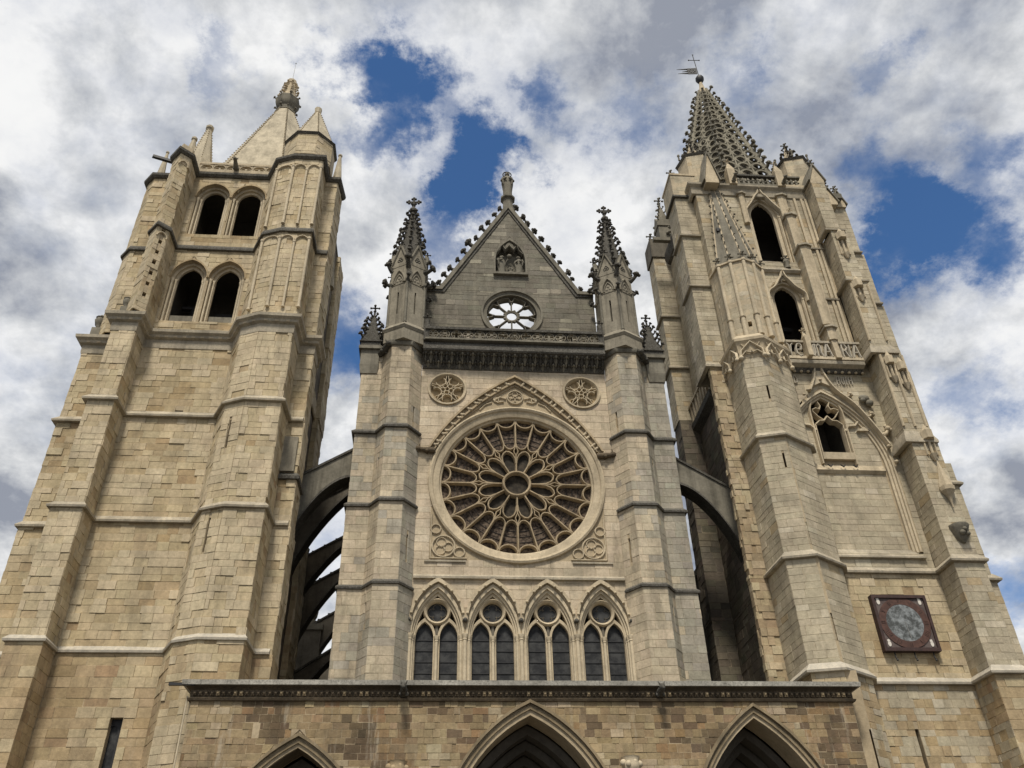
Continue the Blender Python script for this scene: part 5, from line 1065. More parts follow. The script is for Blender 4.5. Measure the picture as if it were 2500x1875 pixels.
# gabled heads of the front buttresses
def ghead(x0, x1, yf_, zb, zt, yb2, nm='buttress_gable'):
    m = MB(); xm = (x0 + x1) / 2; m.extr([(x0, zb), (x1, zb), (x1, zb + .3), (xm, zt), (x0, zb + .3)], yf_, yb2); o = obj(nm, m, 'cream', CT, smooth=0)
    obj('gable_coping', MB().bar([(x0 - .1, zb + .2), (xm, zt + .12), (x1 + .1, zb + .2)], .14, yf_ - .10, yb2), 'grey', o, smooth=0); finial(o, (xm, yf_ + .1, zt), .6, ME_FINIAL_G); return o
ghead(18.72, 19.62, -3.1, 42.9, 44.5, -1.4); ghead(19.65, 20.5, -2.4, 41.8, 43.2, -1.3); ghead(12.1, 12.95, -2.75, 42.9, 45.6, -1.0); ghead(20.9, 21.6, -1.5, 42.6, 44.0, .5)
m = MB(); m.prism([(10.35, -1.45), (11.9, -1.45), (11.9, .5), (10.35, .5)], 43.0, 44.9); m.prism([(10.3, -1.5), (12.0, -1.5), (12.0, .6), (10.3, .6)], 44.9, 45.05); o = obj('side_buttress_head', m, 'cream', CT, smooth=0); M.lay((10.35, .5), (10.35, -1.45), 43.2, 44.9, S_NEW, o); M.lay((10.35, -1.45), (11.9, -1.45), 43.2, 44.9, S_NEW, o); finial(o, (10.5, -1.2, 44.95), .65, ME_FINIAL_G)
obj('side_weathering', course([(11.6, .4), (10.4, .4), (10.4, -1.35), (12.0, -1.35)], [(-.06, 42.9), (.12, 42.9), (.12, 43.05), (-.06, 43.3)]), 'string_dark', CT)
m = MB(); m.prism([(10.15, 4.1), (11.5, 4.1), (11.5, 5.6), (10.15, 5.6)], 43.0, 44.7); o = obj('side_buttress_head', m, 'dark_stone', CT, smooth=0); finial(o, (10.3, 4.3, 44.6), .7, ME_FINIAL_G)
pinnacle(CT, 11.6, 5.0, 44.4, 1.0, 2.4, 2.4, 'grey', n_cr=4, me_c=ME_CROCKET_G, me_f=ME_FINIAL_G)
obj('side_cornice', course([(11.4, 4.2), (11.4, .4)], [(-.05, 42.3), (.2, 42.4), (.35, 42.8), (.35, 43.2), (-.05, 43.4)]), 'string_dark', CT)
# lettered gallery on the inner side
SG = obj('side_gallery', course([(11.4, 4.2), (11.4, .4)], [(-.05, 28.6), (.4, 28.9), (.45, 29.2), (-.05, 29.25)]), 'string_dark', CT)
obj('side_rail', course([(11.4, 4.2), (11.4, .4)], [(.3, 30.35), (.48, 30.35), (.48, 30.5), (.3, 30.5)]), 'cream', SG)
for k in range(7): obj('side_letter', MB().box(10.97, 11.07, .75 + k * .5, .95 + k * .5, 29.25, 30.36), 'cream', SG)
# buttress niches, canopy and corbels
def canopy_niche(x, y, z0, z1, w=.42):
    m = MB(); m.bar(pointed(x, w / 2, z1 - .7, z1 - .25, 6, z0), .09, y - .1, y + .03); m.prism(ngon(x, y - .12, w * .6, 6), z1 - .55, z1 - .1); m.pyramid(ngon(x, y - .12, w * .45, 6), z1 - .1, (x, y - .12, z1 + .35)); m.lathe([(.05, z0 - .35), (.18, z0 - .05), (.2, z0)], (x, y - .1, 0), 8)
    m.tube([(x, y - .08, z0), (x, y - .08, z1 - .6)], .07, 6); return obj('canopied_niche', m, 'cream', CT, smooth=40)
canopy_niche(19.35, -3.2, 36.6, 38.3, .5); canopy_niche(19.3, -3.3, 33.2, 34.4, .5); canopy_niche(19.6, -3.32, 27.6, 29.0, .4); canopy_niche(20.15, -3.32, 27.2, 28.6, .4); canopy_niche(20.2, -3.38, 22.9, 24.3, .5)
for x in (18.98, 19.95): obj('corner_shaft', MB().tube([(x, -3.34, 30.1), (x, -3.34, 34.2)], .07, 6), 'cream', CT)
for x in (19.25, 19.85, 20.45): obj('corner_shaft', MB().tube([(x, -3.36, 24.6), (x, -3.36, 29.1)], .07, 6), 'cream', CT)
cb = MB(); cb.lathe([(.03, 20.0), (.05, 20.3), (.14, 20.6), (.34, 20.85), (.36, 21.05)], (20.25, -3.5, 0), 8); cb.prism(ngon(20.25, -3.5, .34, 6), 21.05, 21.5, ngon(20.25, -3.5, .24, 6)); cb.pyramid(ngon(20.25, -3.5, .24, 6), 21.5, (20.25, -3.5, 22.6)); obj('canopy_corbel', cb, 'cream', CT, smooth=30)
kb = MB(); kb.lathe([(.10, 18.2), (.30, 18.45), (.40, 18.85), (.46, 18.98), (.46, 19.08)], (20.2, -3.42, 0), 10); kb.blob((20.1, -3.75, 18.6), .13); kb.blob((20.35, -3.72, 18.55), .12); kb.blob((20.22, -3.8, 18.75), .11); obj('carved_corbel', kb, 'grey', CT, smooth=50)
# octagonal stair turret: carved cap, shafts and half spire
TP = [(11.45, -1.2), (11.62, -3.22), (12.8, -3.58), (14.48, -2.52), (14.7, -2.0)]
TC = obj('turret_cap', course(TP, [(-.06, 28.55), (.02, 28.6), (.10, 29.3), (.18, 29.55), (.26, 29.62), (.28, 29.78), (-.02, 30.15), (-.5, 30.5)]), 'cream', CT)
tm_ = MB(); tm_.bar([(-.55, 0), (-.5, .4), (-.3, .62), (0, .95), (.3, .62), (.5, .4), (.55, 0)], .09, -.14, .0); tm_.bar([(-.5, .1), (-.28, .35), (-.05, .25), (0, .45), (.05, .25), (.28, .35), (.5, .1)], .07, -.10, .0); tm_.bar([(-.45, .85), (-.3, .62), (-.15, .85)], .05, -.1, 0); tm_.bar([(.45, .85), (.3, .62), (.15, .85)], .05, -.1, 0)
tm_.blob((-.56, -.1, -.06), .13); tm_.blob((.56, -.1, -.06), .13); tm_me = tm_.mesh('hanging_tracery', 'cream_pale', 40)
for a, b_ in zip(TP, TP[1:]):
    l = seg_frame(a, b_)[0]; k = 2 if l > 1.7 else 1
    if l < .7: continue
    for j in range(k): link('hanging_tracery', tm_me, TC, mw=face_mat(a, b_, 28.6, (j + .5) / k) @ Matrix.Diagonal((l / k / 1.15, 1, 1, 1)) @ Matrix.Translation((0, -.1, 0)))
UPt = [(11.55, -1.6), (11.72, -2.65), (12.3, -3.05), (12.98, -3.33), (13.62, -3.12), (14.3, -2.6), (14.5, -1.9)]
mb = MB()
for a, b_ in zip(UPt, UPt[1:]): strip(mb, a, b_, 30.1, 35.8, [Rect(.22, .42, 30.9, 31.25)] if a[0] == 12.3 else (), .4, 0)
ST = obj('stair_turret', mb, 'cream', CT, smooth=0)
for a, b_ in zip(UPt, UPt[1:]): M.lay(a, b_, 30.3, 35.7, S_NEW, ST, [Rect(.22, .42, 30.9, 31.25)] if a[0] == 12.3 else ())
for x, y in UPt[1:6]:
    shaft(ST, x, y - .03, 30.2, 35.8, 1.5); finial(ST, (x, y - .05, 35.7), .62, ME_FINIAL_G)
    shaft(ST, x, y - .06, 30.2, 31.6, 1.9)
obj('turret_eave', course(UPt, [(-.05, 35.65), (.10, 35.68), (.10, 35.8), (-.1, 35.95), (-.4, 35.95)]), 'cream', ST)
apex = (12.9, -2.0, 43.3); hp_ = MB(); q = UPt[1:6]; hp_.add([(x, y, 35.9) for x, y in q] + [(12.5, -2.02, 43.2), (13.1, -2.02, 43.2)], [(0, 1, 5), (1, 2, 5), (2, 6, 5), (2, 3, 6), (3, 4, 6)]); HS = obj('half_spire', hp_, 'grey', ST, smooth=0)
for i, (x, y) in enumerate(q):
    tx, ty, tz = (12.5 if i < 2 else 13.1 if i > 2 else 12.8, -2.04, 43.0)
    obj('spire_rib', MB().tube([(x, y, 35.9), (tx, ty, tz)], .06, 5), 'cream', ST)
    for j in range(11): t = (j + .5) / 11.5; crocket(ST, (x + (tx - x) * t, y + (ty - y) * t, 35.9 + 7.1 * t), math.atan2(y + 1.9, x - 12.9), .55, ME_CROCKET_G)
obj('spire_vent', MB().box(12.15, 12.38, -2.66, -2.5, 38.7, 38.96), 'iron', ST)
# openwork spire
sx, sy = 15.97, 2.8; RB0, RB1, Z0, Z1 = 4.65, .40, 43.4, 60.0
OW = obj('added_spire_core', MB().prism(ngon(sx, sy, RB0 - .75, 8, math.pi / 8), Z0, Z1 - 1.6, ngon(sx, sy, .10, 8, math.pi / 8)), 'dark_stone', CT, smooth=0)  # solid dark core added inside the lattice so its openings read dark
def sp_pt(a, t, r_off=0): r = RB0 + (RB1 - RB0) * t + r_off; return Vector((sx + r * math.cos(a), sy + r * math.sin(a), Z0 + (Z1 - Z0) * t))
for k in range(8):
    a = math.pi / 8 + k * math.pi / 4; a2 = a + math.pi / 4
    obj('spire_rib', MB().tube([sp_pt(a, 0), sp_pt(a, 1)], [.17, .11], 6), 'spire_stone', OW, smooth=30)
    if math.sin((a + a2) / 2) > .75: continue
    lat = MB()
    for f_ in (1 / 3, 2 / 3):
        lat.tube([sp_pt(a, 0).lerp(sp_pt(a2, 0), f_), sp_pt(a, .5).lerp(sp_pt(a2, .5), f_)], .07, 5)
    lat.tube([sp_pt(a, .5).lerp(sp_pt(a2, .5), .5), sp_pt(a, .98).lerp(sp_pt(a2, .98), .5)], .06, 5)
    t = .015; step = .062
    while t < .94:
        n_ = 3 if t < .5 else 2 if t < .74 else 1
        lat.tube([sp_pt(a, t), sp_pt(a2, t)], .05, 5)
        t2 = min(.97, t + step * .5); up_ = sp_pt(a, t2 + step * .46).lerp(sp_pt(a2, t2 + step * .46), .5) - sp_pt(a, t2).lerp(sp_pt(a2, t2), .5)
        for j in range(n_):                             # rounded loops inside each cell
            c = sp_pt(a, t2).lerp(sp_pt(a2, t2), (j + .5) / n_); w_ = (sp_pt(a2, t2) - sp_pt(a, t2)) / n_
            lat.tube([c + w_ * .43 * math.cos(u_) + up_ * math.sin(u_) for u_ in [2 * math.pi * i / 12 for i in range(12)]], .10, 5, True)
        t += step; step *= .975
    obj('spire_panel', lat, 'spire_stone', OW, kind='stuff')
    cr_a = a
for k in range(8):
    a = math.pi / 8 + k * math.pi / 4
    for j in range(21): t = (j + .6) / 21.4; crocket(OW, sp_pt(a, t, .06), a, 1.7 - .6 * t, ME_CROCKET_G)
tp = MB(); tp.lathe([(.5, 59.6), (.42, 60.0), (.26, 60.3), (.17, 60.9), (.12, 61.3)], (sx, sy, 0), 8); obj('spire_tip', tp, 'cream', OW)
M.finish()
# weather vane with cross on the spire
V = MB(); V.lathe([(.05, 61.2), (.2, 61.35), (.34, 61.65), (.34, 61.85), (.2, 62.1), (.05, 62.2)], (sx, sy, 0), 10); WV = thing('weather_vane', 'black iron weather vane with pierced banner and cross on the openwork spire', 'weather vane', (sx, sy, 61.2))
obj('ball', V, 'iron', WV, smooth=60); obj('rod', MB().tube([(sx, sy, 62.1), (sx - .12, sy, 65.1)], .035, 6), 'iron', WV)
bn = MB(); bn.band([(sx - .08, 62.45), (sx - .85, 62.35)], [(sx - .1, 63.25), (sx - .88, 63.1)], sy - .02, sy + .02)
for z_, l_ in ((63.0, 1.75), (62.72, 1.35), (62.45, 1.7)): bn.tube([(sx - .86, sy, z_), (sx - l_, sy, z_ - .12)], [.07, .015], 5)
obj('banner', bn, 'iron', WV)
for a in range(6): obj('banner_boss', MB().blob((sx - .48 + .22 * math.cos(a * 1.05), sy - .03, 62.8 + .22 * math.sin(a * 1.05)), .05), 'rod_metal', WV)
cr_ = MB(); cr_.tube([(sx - .58, sy, 64.28), (sx + .36, sy, 64.36)], .03, 5)
for dx, dz in ((-.1, 65.05), (-.56, 64.28), (.34, 64.36)): cr_.blob((sx + dx, sy, dz), .06)
obj('cross', cr_, 'iron', WV)
# clock dial
CD = thing('clock_dial', 'square red-brown clock dial with mottled grey face on the right tower wall', 'clock', (16.92, -2.1, 13.6))
x0, x1, z0, z1 = 15.68, 18.17, 13.62, 16.08; xm, zm = (x0 + x1) / 2, (z0 + z1) / 2
obj('panel', MB().box(x0, x1, -2.24, -2.03, z0, z1), 'dial_corner', CD)
for bx in ((x0 - .03, x1 + .03, z0 - .05, z0 + .1), (x0 - .03, x1 + .03, z1 - .1, z1 + .04), (x0 - .03, x0 + .1, z0 + .101, z1 - .101), (x1 - .1, x1 + .03, z0 + .101, z1 - .101)): obj('frame_bar', MB().box(bx[0], bx[1], -2.32, -2.02, bx[2], bx[3]), 'dial_frame', CD)
rg = MB(); ring_prof(rg, xm, zm, [(1.15, -2.235), (1.15, -2.27), (.84, -2.27), (.84, -2.235)], 48); obj('hour_ring', rg, 'dial_ring', CD)
obj('face', MB().extr(circ(xm, zm, .85, 40), -2.262, -2.236), 'dial_face', CD, smooth=0)
num = ['XII', 'I', 'II', 'III', 'IIII', 'V', 'VI', 'VII', 'VIII', 'IX', 'X', 'XI']
for k, tx in enumerate(num):
    nb = MB(); w_ = .055 * len(tx); 
    for j, c in enumerate(tx):
        u_ = (j - (len(tx) - 1) / 2) * .075
        for st in {'I': [[(0, -.09), (0, .09)]], 'V': [[(-.03, .09), (0, -.09), (.03, .09)]], 'X': [[(-.03, -.09), (.03, .09)], [(-.03, .09), (.03, -.09)]]}[c]: nb.bar([(u_ + a, .995 + b_) for a, b_ in st], .018, -2.28, -2.268)
    link('numeral', nb.mesh('numeral', 'numeral', 0), CD, mw=Matrix.Translation((xm, 0, zm)) @ Matrix.Rotation(k * math.pi / 6, 4, 'Y'))
for sx_, sz_ in ((-1, -1), (1, -1), (-1, 1), (1, 1)):
    e_ = MB(); ex, ez = xm + sx_ * .97, zm + sz_ * .95; e_.extr([(ex + .075 * math.cos(t), ez + .12 * math.sin(t)) for t in [2 * math.pi * i / 14 for i in range(14)]], -2.262, -2.235); e_.extr([(ex - .07, ez + .08), (ex + .06, ez + .1), (ex + .02, ez + .2), (ex - .08, ez + .18)], -2.268, -2.24); obj('painted_emblem', e_, 'paint_white', CD, smooth=0)
obj('hand', MB().extr([(xm - .012, zm + .05), (xm + .012, zm + .05), (xm + .10, zm - .72), (xm + .07, zm - .72)], -2.29, -2.275), 'rod_metal', CD)
for x in (x0 + .45, xm + .1, x1 - .28): obj('iron_bracket', MB().tube([(x, -2.15, z0), (x - .04, -2.2, z0 - .3), (x - .04, -2.28, z0 - .42)], .03, 5).blob((x - .04, -2.28, z0 - .44), .05), 'iron', CD)

# ================================================================== entrance porch
PO_ = thing('entrance_porch', 'brown weathered stone porch with pointed arches across the church foot', 'porch', (0, -4.7, 0))
M = Masonry(PO_, 53, '_porch'); PY = -4.7; PX0, PX1 = -12.72, 12.42
AR = [(-8.65, 2.72, 4.6, 9.12), (-.2, 3.1, 5.4, 10.25), (8.38, 2.72, 5.2, 10.15)]
OUT = [(-8.65, 3.1, 4.6, 9.6), (-.2, 3.5, 5.4, 10.79), (8.38, 3.1, 5.2, 10.67)]
pw = MB(); pierced(pw, PX0, PX1, 0, 10.9, PY + .015, -3.4, [Arch(x, hw, 0.01, zs, za) for x, hw, zs, za in AR]); pw.box(PX0, PX1, PY + .015, -3.4, 10.9, 11.3)
PW = obj('porch_wall', pw, 'mortar', PO_, smooth=0)
M.lay((PX0, PY), (PX1, PY), 6.4, 10.75, S_PORCH, PW, [Arch(x - PX0, hw, 0, zs, za) for x, hw, zs, za in OUT] + [Rect(-10.35 - PX0, -10.1 - PX0, 9.55, 9.75)])
for (x, hw, zs, za), (_, ho, _, zo) in zip(AR, OUT):
    o = MB(); o.band(pointed(x, ho - .09, zs, zo - .12, 16, 4), pointed(x, ho, zs, zo, 16, 4), PY - .16, PY + .3)
    H_ = obj('arch_hood', o, 'porch_arch', PO_, smooth=30)
    for d0, d1, y in ((.09, .16, PY + .03), (.16, .26, PY - .06), (.26, .38, PY + .16)):
        k = MB(); k.band(pointed(x, ho - d1, zs, zo - d1 * 1.3, 16, 4), pointed(x, ho - d0 - .002, zs, zo - d0 * 1.3 - .002, 16, 4), y, -3.5); obj('arch_order', k, 'porch_arch' if .1 < d0 < .2 else 'crust_brown', PO_, smooth=30)
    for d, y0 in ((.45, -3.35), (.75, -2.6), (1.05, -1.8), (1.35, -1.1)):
        k = MB(); k.band(pointed(x, ho - d - .28, zs, zo - d * 1.3 - .34, 14, 0), pointed(x, ho - d, zs, zo - d * 1.3, 14, 0), y0, y0 + .8); obj('inner_order', k, 'shaded_interior', PO_, smooth=30)
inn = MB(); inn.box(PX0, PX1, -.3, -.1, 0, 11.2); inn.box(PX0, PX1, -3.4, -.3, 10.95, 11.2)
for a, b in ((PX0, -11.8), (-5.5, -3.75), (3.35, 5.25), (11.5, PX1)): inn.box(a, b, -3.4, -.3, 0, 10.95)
obj('porch_interior', inn, 'shaded_interior', PO_, smooth=0)
obj('porch_roof', MB().box(PX0, PX1, PY + .1, 0, 11.3, 11.44), 'grey', PO_)
PC = obj('porch_cornice', course([(PX0, -3.6), (PX0, PY), (PX1, PY), (PX1, -3.9)], [(-.05, 10.72), (.10, 10.74), (.14, 10.82), (.05, 10.86), (.05, 11.12), (.14, 11.2), (.24, 11.24), (-.1, 11.26)]), 'crust_brown', PO_)
obj('cornice_slab', course([(PX0, -3.6), (PX0, PY), (PX1, PY), (PX1, -3.9)], [(-.3, 11.245), (.34, 11.25), (.36, 11.42), (-.3, 11.56)]), 'slab_lichen', PO_, smooth=0)
bl = MB(); bl.box(-.06, .06, -.07, .03, -.08, .08); bl.blob((0, -.08, 0), .055); ME_BF = bl.mesh('ball_flower', 'tan', 30)
bl2 = MB(); bl2.v, bl2.f = bl.v, bl.f; ME_BF2 = bl2.mesh('ball_flower', 'crust_brown', 30)
n_ = 120
for k in range(n_): link('ball_flower', ME_BF if (k * 7) % 11 in (1, 5, 6) else ME_BF2, PC, mw=Matrix.Translation((PX0 + .12 + k * (PX1 - PX0 - .24) / (n_ - 1), PY - .06, 10.99)))
for x, z in ((3.42, 8.42), (-5.05, 8.3)):
    c_ = MB(); c_.lathe([(.12, -.5), (.30, -.15), (.36, .05), (.30, .18), (.36, .3)], (x, PY - .15, z), 8)
    for k in range(6): c_.blob((x + .3 * math.cos(k), PY - .22 + .2 * math.sin(k * 2), z + .05 + .08 * math.sin(k * 3)), .13)
    obj('carved_canopy', c_, 'cream_pale' if x > 0 else 'tan', PO_, smooth=50)
M.finish()
tag(obj('drain_pipe', MB().tube([(-12.86, -4.72, 10.9), (-12.86, -4.72, 4.0)], .035, 6), 'cream_pale'), 'thin pale pipe running down the left end of the porch', 'pipe')

# ================================================================== gargoyles and spouts
def gargoyle(p, ang, s, label, mat='crust', up=0.0):
    m = MB(); m.tube([(-.3, 0, 0), (0, 0, .02), (.35, 0, .06), (.6, 0, .1 + up)], [.17, .19, .17, .13], 7); m.blob((.72, 0, .14 + up), .17, sq=(1.2, .9, 1)); m.blob((.9, 0, .06 + up), .09); m.tube([(.66, .1, .28 + up), (.62, .15, .42 + up)], [.05, .02], 5); m.tube([(.66, -.1, .28 + up), (.62, -.15, .42 + up)], [.05, .02], 5); m.blob((.2, .14, -.08), .1); m.blob((.2, -.14, -.08), .1)
    o = obj('gargoyle', m, mat, smooth=60); o.matrix_basis = Matrix.Translation(p) @ Matrix.Rotation(ang, 4, 'Z') @ Matrix.Scale(s, 4); return tag(o, label, 'gargoyle', 'gargoyles on the church')
HP = -math.pi / 2
gargoyle((-4.42, -.15, 24.45), math.pi, .85, 'crouching beast gargoyle at the left foot of the rose window hood', 'crust_brown')
gargoyle((4.42, -.15, 24.35), 0, .85, 'crouching beast gargoyle at the right foot of the rose window hood', 'crust_brown')
gargoyle((-7.25, -.35, 30.5), HP + .5, 1.0, 'dark gargoyle leaning out under the small pinnacle left of the gable')
gargoyle((7.35, -.35, 30.5), HP - .5, 1.0, 'dark gargoyle leaning out under the small pinnacle right of the gable')
gargoyle((-4.95, -4.85, 10.98), HP, .8, 'blackened gargoyle on the porch cornice below the left turret')
gargoyle((4.78, -4.85, 10.98), HP, .8, 'blackened gargoyle on the porch cornice below the right turret')
gargoyle((-16.75, -2.05, 42.75), HP, .85, 'small gargoyle in the middle of the left tower parapet', 'grey', .1)
gargoyle((14.05, -2.4, 43.5), HP, .7, 'gargoyle at the left end of the right tower balustrade', 'grey')
gargoyle((17.3, -2.4, 43.5), HP, .7, 'gargoyle at the right end of the right tower balustrade', 'grey')
tag(obj('drain_spout', MB().box(-13.55, -12.6, -5.02, -4.9, 11.22, 11.32), 'iron'), 'dark flat spout sticking out left of the porch cornice', 'spout')
tag(obj('drain_spout', MB().prism([(-21.95, -1.9), (-21.85, -2.05), (-20.2, -1.5), (-20.3, -1.3)], 43.6, 43.78), 'iron'), 'dark spout jutting from the top left corner of the left tower', 'spout')
tag(obj('stone_spout', MB().prism([(9.9, 2.45), (11.4, 2.45), (11.4, 2.75), (9.9, 2.75)], 42.95, 43.2), 'grey'), 'square stone spout on the inner side of the right tower', 'spout')

# ================================================================== statues
def figure(name, x, y, z, h, mat, label, turn=0.0, arms='fold', halo=False, child=False, wings=False, lean=0.0):
    m = MB(); N = 16; c, s = math.cos(turn), math.sin(turn); wx = 1.05
    prof = [(0, .115, .10), (.04, .12, .105), (.2, .115, .10), (.35, .13, .105), (.48, .15, .105), (.58, .16, .10), (.66, .155, .095), (.73, .14, .088), (.78, .115, .08), (.815, .08, .065), (.835, .05, .05), (.86, .045, .045), (.88, .06, .065), (.92, .068, .078), (.96, .06, .07), (.99, .03, .035), (1.0, .008, .01)]
    V = []
    for t, rx, ry in prof:
        for k in range(N):
            a = 2 * math.pi * k / N; f = 1 + (.10 * math.sin(k * math.pi * .75 + t * 5) if t < .6 else 0)
            px, py = rx * h * f * math.cos(a) * (wx if t < .82 else 1), ry * h * f * math.sin(a); px += lean * h * (t * (1 - t))
            V.append((x + c * px - s * py, y + s * px + c * py, z + t * h))
    F = [(N * i + k, N * i + (k + 1) % N, N * i + N + (k + 1) % N, N * i + N + k) for i in range(len(prof) - 1) for k in range(N)] + [tuple(range(N - 1, -1, -1))]
    m.add(V, F)
    def L(px, py, t): px += lean * h * t * (1 - t) / 1; return (x + c * px * h - s * py * h, y + s * px * h + c * py * h, z + t * h)
    for sd in (-1, 1):
        sh, el, ha = L(sd * .11, -.02, .76), L(sd * .165, -.06, .60), L(sd * (.05 if arms == 'fold' else .02), -.14, .64 if arms == 'fold' else .70)
        if arms == 'greet' and sd > 0: ha = L(.2, -.14, .78)
        m.tube([sh, el, ha], [.05 * h, .045 * h, .03 * h], 7); m.blob(ha, .032 * h)
        m.tube([L(sd * .13, -.07, .6), L(sd * .12, -.08, .44)], [.045 * h, .015 * h], 6)
    m.blob(L(0, -.085, .915), .014 * h); m.blob(L(0, .03, .93), .085 * h, sq=(.95, .8, 1.05))
    if child: m.blob(L(-.10, -.12, .80), .045 * h); m.blob(L(-.10, -.12, .72), .06 * h, sq=(1, .8, 1.3))
    if wings:
        for sd in (-1, .2): m.tube([L(sd * .08, .08, .78), L(sd * .26, .1, .88), L(sd * .3, .1, .66), L(sd * .2, .1, .45)], [.03 * h, .07 * h, .06 * h, .02 * h], 6)
    o = obj(name, m, mat, smooth=50); tag(o, label, 'statue')
    if halo:
        hh = MB(); ctr = Vector(L(0, .03, .96)); hh.tube([ctr + Vector((.12 * h * math.cos(t), 0, .12 * h * math.sin(t))) for t in [2 * math.pi * i / 20 for i in range(20)]], .018 * h, 6, True); obj('halo', hh, 'iron', o)
        for k in range(5): a = math.pi * (.1 + .2 * k); obj('halo_ray', MB().tube([ctr + Vector((.07 * h * math.cos(a), 0, .07 * h * math.sin(a))), ctr + Vector((.12 * h * math.cos(a), 0, .12 * h * math.sin(a)))], .008 * h, 4), 'iron', o)
    return o
pd = MB(); pd.lathe([(.40, 43.9), (.36, 44.3), (.34, 44.85), (.36, 44.95), (.50, 45.05), (.50, 45.2), (.40, 45.3)], (0.02, GY + .3, 0), 8, math.pi / 8); pd.box(-.26, .30, GY, GY + .6, 45.3, 45.42)
tag(obj('statue_pedestal', pd, 'grey', smooth=25), 'grey octagonal pedestal on the tip of the gable', 'pedestal')
figure('statue', .02, GY + .3, 45.42, 2.35, 'grey', 'robed stone figure with a starred ring halo on top of the gable', arms='fold', halo=True)
figure('statue', -.42, GY + .25, 38.1, 1.75, 'grey', 'winged robed stone figure on the left inside the gable niche', turn=.5, arms='greet', wings=True, lean=-.2)
figure('statue', .58, GY + .25, 38.1, 1.75, 'grey', 'robed stone woman with folded hands on the right inside the gable niche', turn=-.3, arms='fold', lean=.1)
vz = MB(); vz.lathe([(.08, 0), (.14, .1), (.17, .25), (.08, .4), (.11, .45)], (.08, GY + .15, 38.1), 8)
for k in range(6): vz.blob((.08 + .1 * math.cos(k), GY + .15, 38.65 + .1 * math.sin(k * 2)), .08)
tag(obj('flower_vase', vz, 'grey', smooth=50), 'small stone vase of flowers between the two niche figures', 'vase')

# ================================================================== nave body and flying buttresses
NV = thing('nave_body', 'dark side walls and aisle roofs of the nave behind the church front', 'nave', (0, 25, 0))
for s in (-1, 1):
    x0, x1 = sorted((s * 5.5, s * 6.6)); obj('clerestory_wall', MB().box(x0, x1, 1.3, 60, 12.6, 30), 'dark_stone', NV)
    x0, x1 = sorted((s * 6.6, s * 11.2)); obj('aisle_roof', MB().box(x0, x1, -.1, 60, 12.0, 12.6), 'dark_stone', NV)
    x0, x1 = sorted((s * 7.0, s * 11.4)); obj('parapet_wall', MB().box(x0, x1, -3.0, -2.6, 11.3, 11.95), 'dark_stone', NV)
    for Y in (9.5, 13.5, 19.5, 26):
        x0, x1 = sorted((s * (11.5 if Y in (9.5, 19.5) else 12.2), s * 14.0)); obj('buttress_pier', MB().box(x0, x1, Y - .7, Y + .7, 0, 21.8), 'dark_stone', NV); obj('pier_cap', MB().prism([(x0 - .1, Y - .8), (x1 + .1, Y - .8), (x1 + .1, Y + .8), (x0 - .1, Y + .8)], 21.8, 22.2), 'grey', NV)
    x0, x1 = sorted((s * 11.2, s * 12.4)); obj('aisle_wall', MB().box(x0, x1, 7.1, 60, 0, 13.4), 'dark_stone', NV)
obj('nave_roof', MB().box(-5.5, 5.5, 1.3, 60, 29.6, 30.2), 'dark_stone', NV)
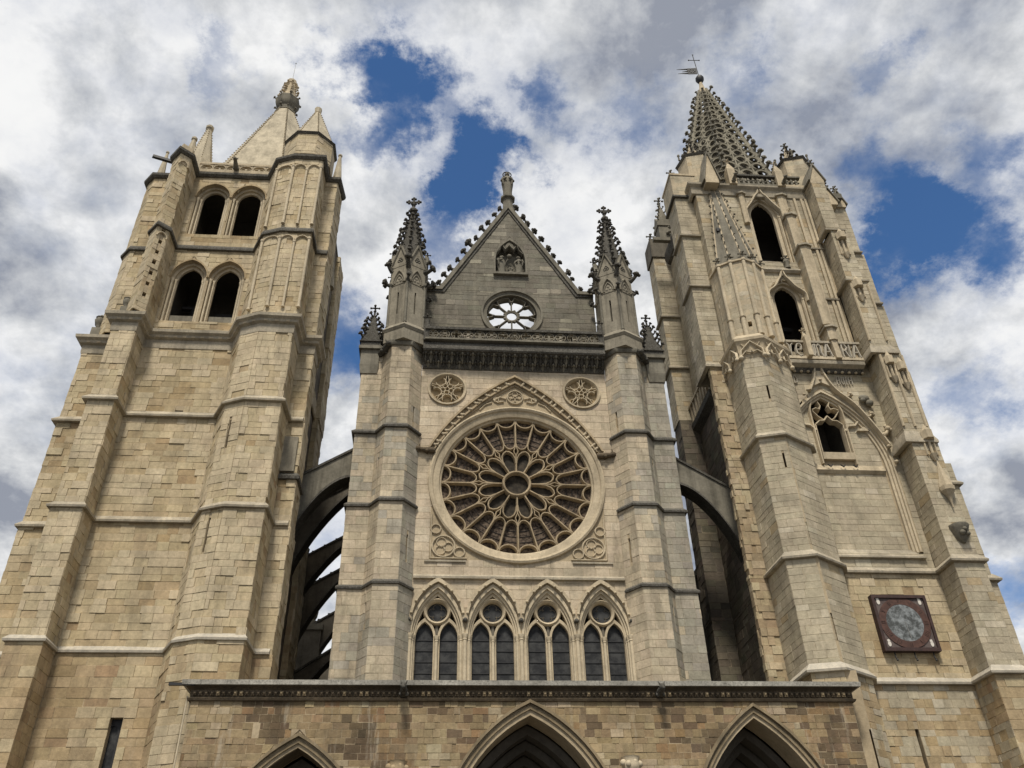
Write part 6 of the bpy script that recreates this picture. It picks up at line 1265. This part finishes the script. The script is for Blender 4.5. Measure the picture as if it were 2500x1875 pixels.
def flyer(s, Y, xa, za, xb, zb, drop, thick, th, mat, label, crest=True):
    """half arch from the outer support (xa, za) up to the nave (xb, zb)"""
    n = 14; ext = [(xa + (xb - xa) * i / n, za + (zb - za) * i / n) for i in range(n + 1)]
    intr = [(xa + (xb - xa) * i / n, (za - drop) + (zb - thick - za + drop) * math.sin(min(1, i / n) * math.pi / 2) ** .75) for i in range(n + 1)]
    m = MB(); a = [(s * x, z) for x, z in intr]; b = [(s * x, z) for x, z in ext]
    m.band(a, b, Y - th / 2, Y + th / 2)
    T = thing('flying_buttress', label, 'buttress', (s * xa, Y, 0), 'flying buttresses beside the nave')
    o = obj('arch', m, mat, T, smooth=30)
    c = MB(); c.band([(x, z + .002) for x, z in b], [(x, z + .14) for x, z in b], Y - th / 2 - .08, Y + th / 2 + .08); obj('coping', c, 'crust', T, smooth=0)
    e_ = MB(); i2 = [(s * x, z + .14) for x, z in intr]; e_.band([(x, z - .14) for x, z in i2], [(x, z - .002) for x, z in i2], Y - th / 2 - .05, Y + th / 2 + .05) ; obj('arch_moulding', e_, 'string_dark', T, smooth=30)
    if crest:
        for i in range(1, 9): x, z = xa + (xb - xa) * i / 9, za + (zb - za) * i / 9; obj('crest_stone', MB().box(s * x - .14, s * x + .14, Y - .12, Y + .12, z + .1, z + .32), 'crust', T)
    return T
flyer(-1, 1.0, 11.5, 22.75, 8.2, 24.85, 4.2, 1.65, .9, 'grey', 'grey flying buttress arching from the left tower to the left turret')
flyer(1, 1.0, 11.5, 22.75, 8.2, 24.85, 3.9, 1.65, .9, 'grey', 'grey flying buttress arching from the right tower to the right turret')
BAY = ('first', 'second', 'third', 'fourth', 'fifth')
for i, (Y, xa) in enumerate(((4.0, 11.5), (9.5, 12.4), (13.5, 12.4), (19.5, 12.4), (26, 12.4))):
    for s in (-1, 1):
        sd = 'left' if s < 0 else 'right'
        if s > 0 and i < 2: continue
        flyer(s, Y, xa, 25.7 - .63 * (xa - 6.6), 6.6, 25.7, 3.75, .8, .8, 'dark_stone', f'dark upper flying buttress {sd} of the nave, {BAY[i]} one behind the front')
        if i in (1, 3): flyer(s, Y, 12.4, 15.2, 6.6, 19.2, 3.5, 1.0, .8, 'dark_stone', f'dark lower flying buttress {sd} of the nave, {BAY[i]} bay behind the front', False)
NF = ('nearer', 'farther'); tu_ = MB(); tu_.lathe([(.34, 22.2), (.34, 22.6), (.2, 22.7), (.30, 22.9), (.36, 23.3), (.2, 23.5), (.22, 24.1), (.34, 24.2), (.34, 24.4), (.2, 24.5), (.22, 24.9), (.1, 25.1)], n=10); ME_TU = tu_.mesh('buttress_finial', 'grey', 50)
for i, (x, Y) in enumerate(((-11.75, 9.5), (-12.25, 19.5))):
    o = link('buttress_finial', ME_TU, mw=Matrix.Translation((x, Y, 0))); tag(o, f'turned stone finial on the flying buttress left of the nave, {NF[i]} of the two', 'finial', 'finials on the nave buttresses')
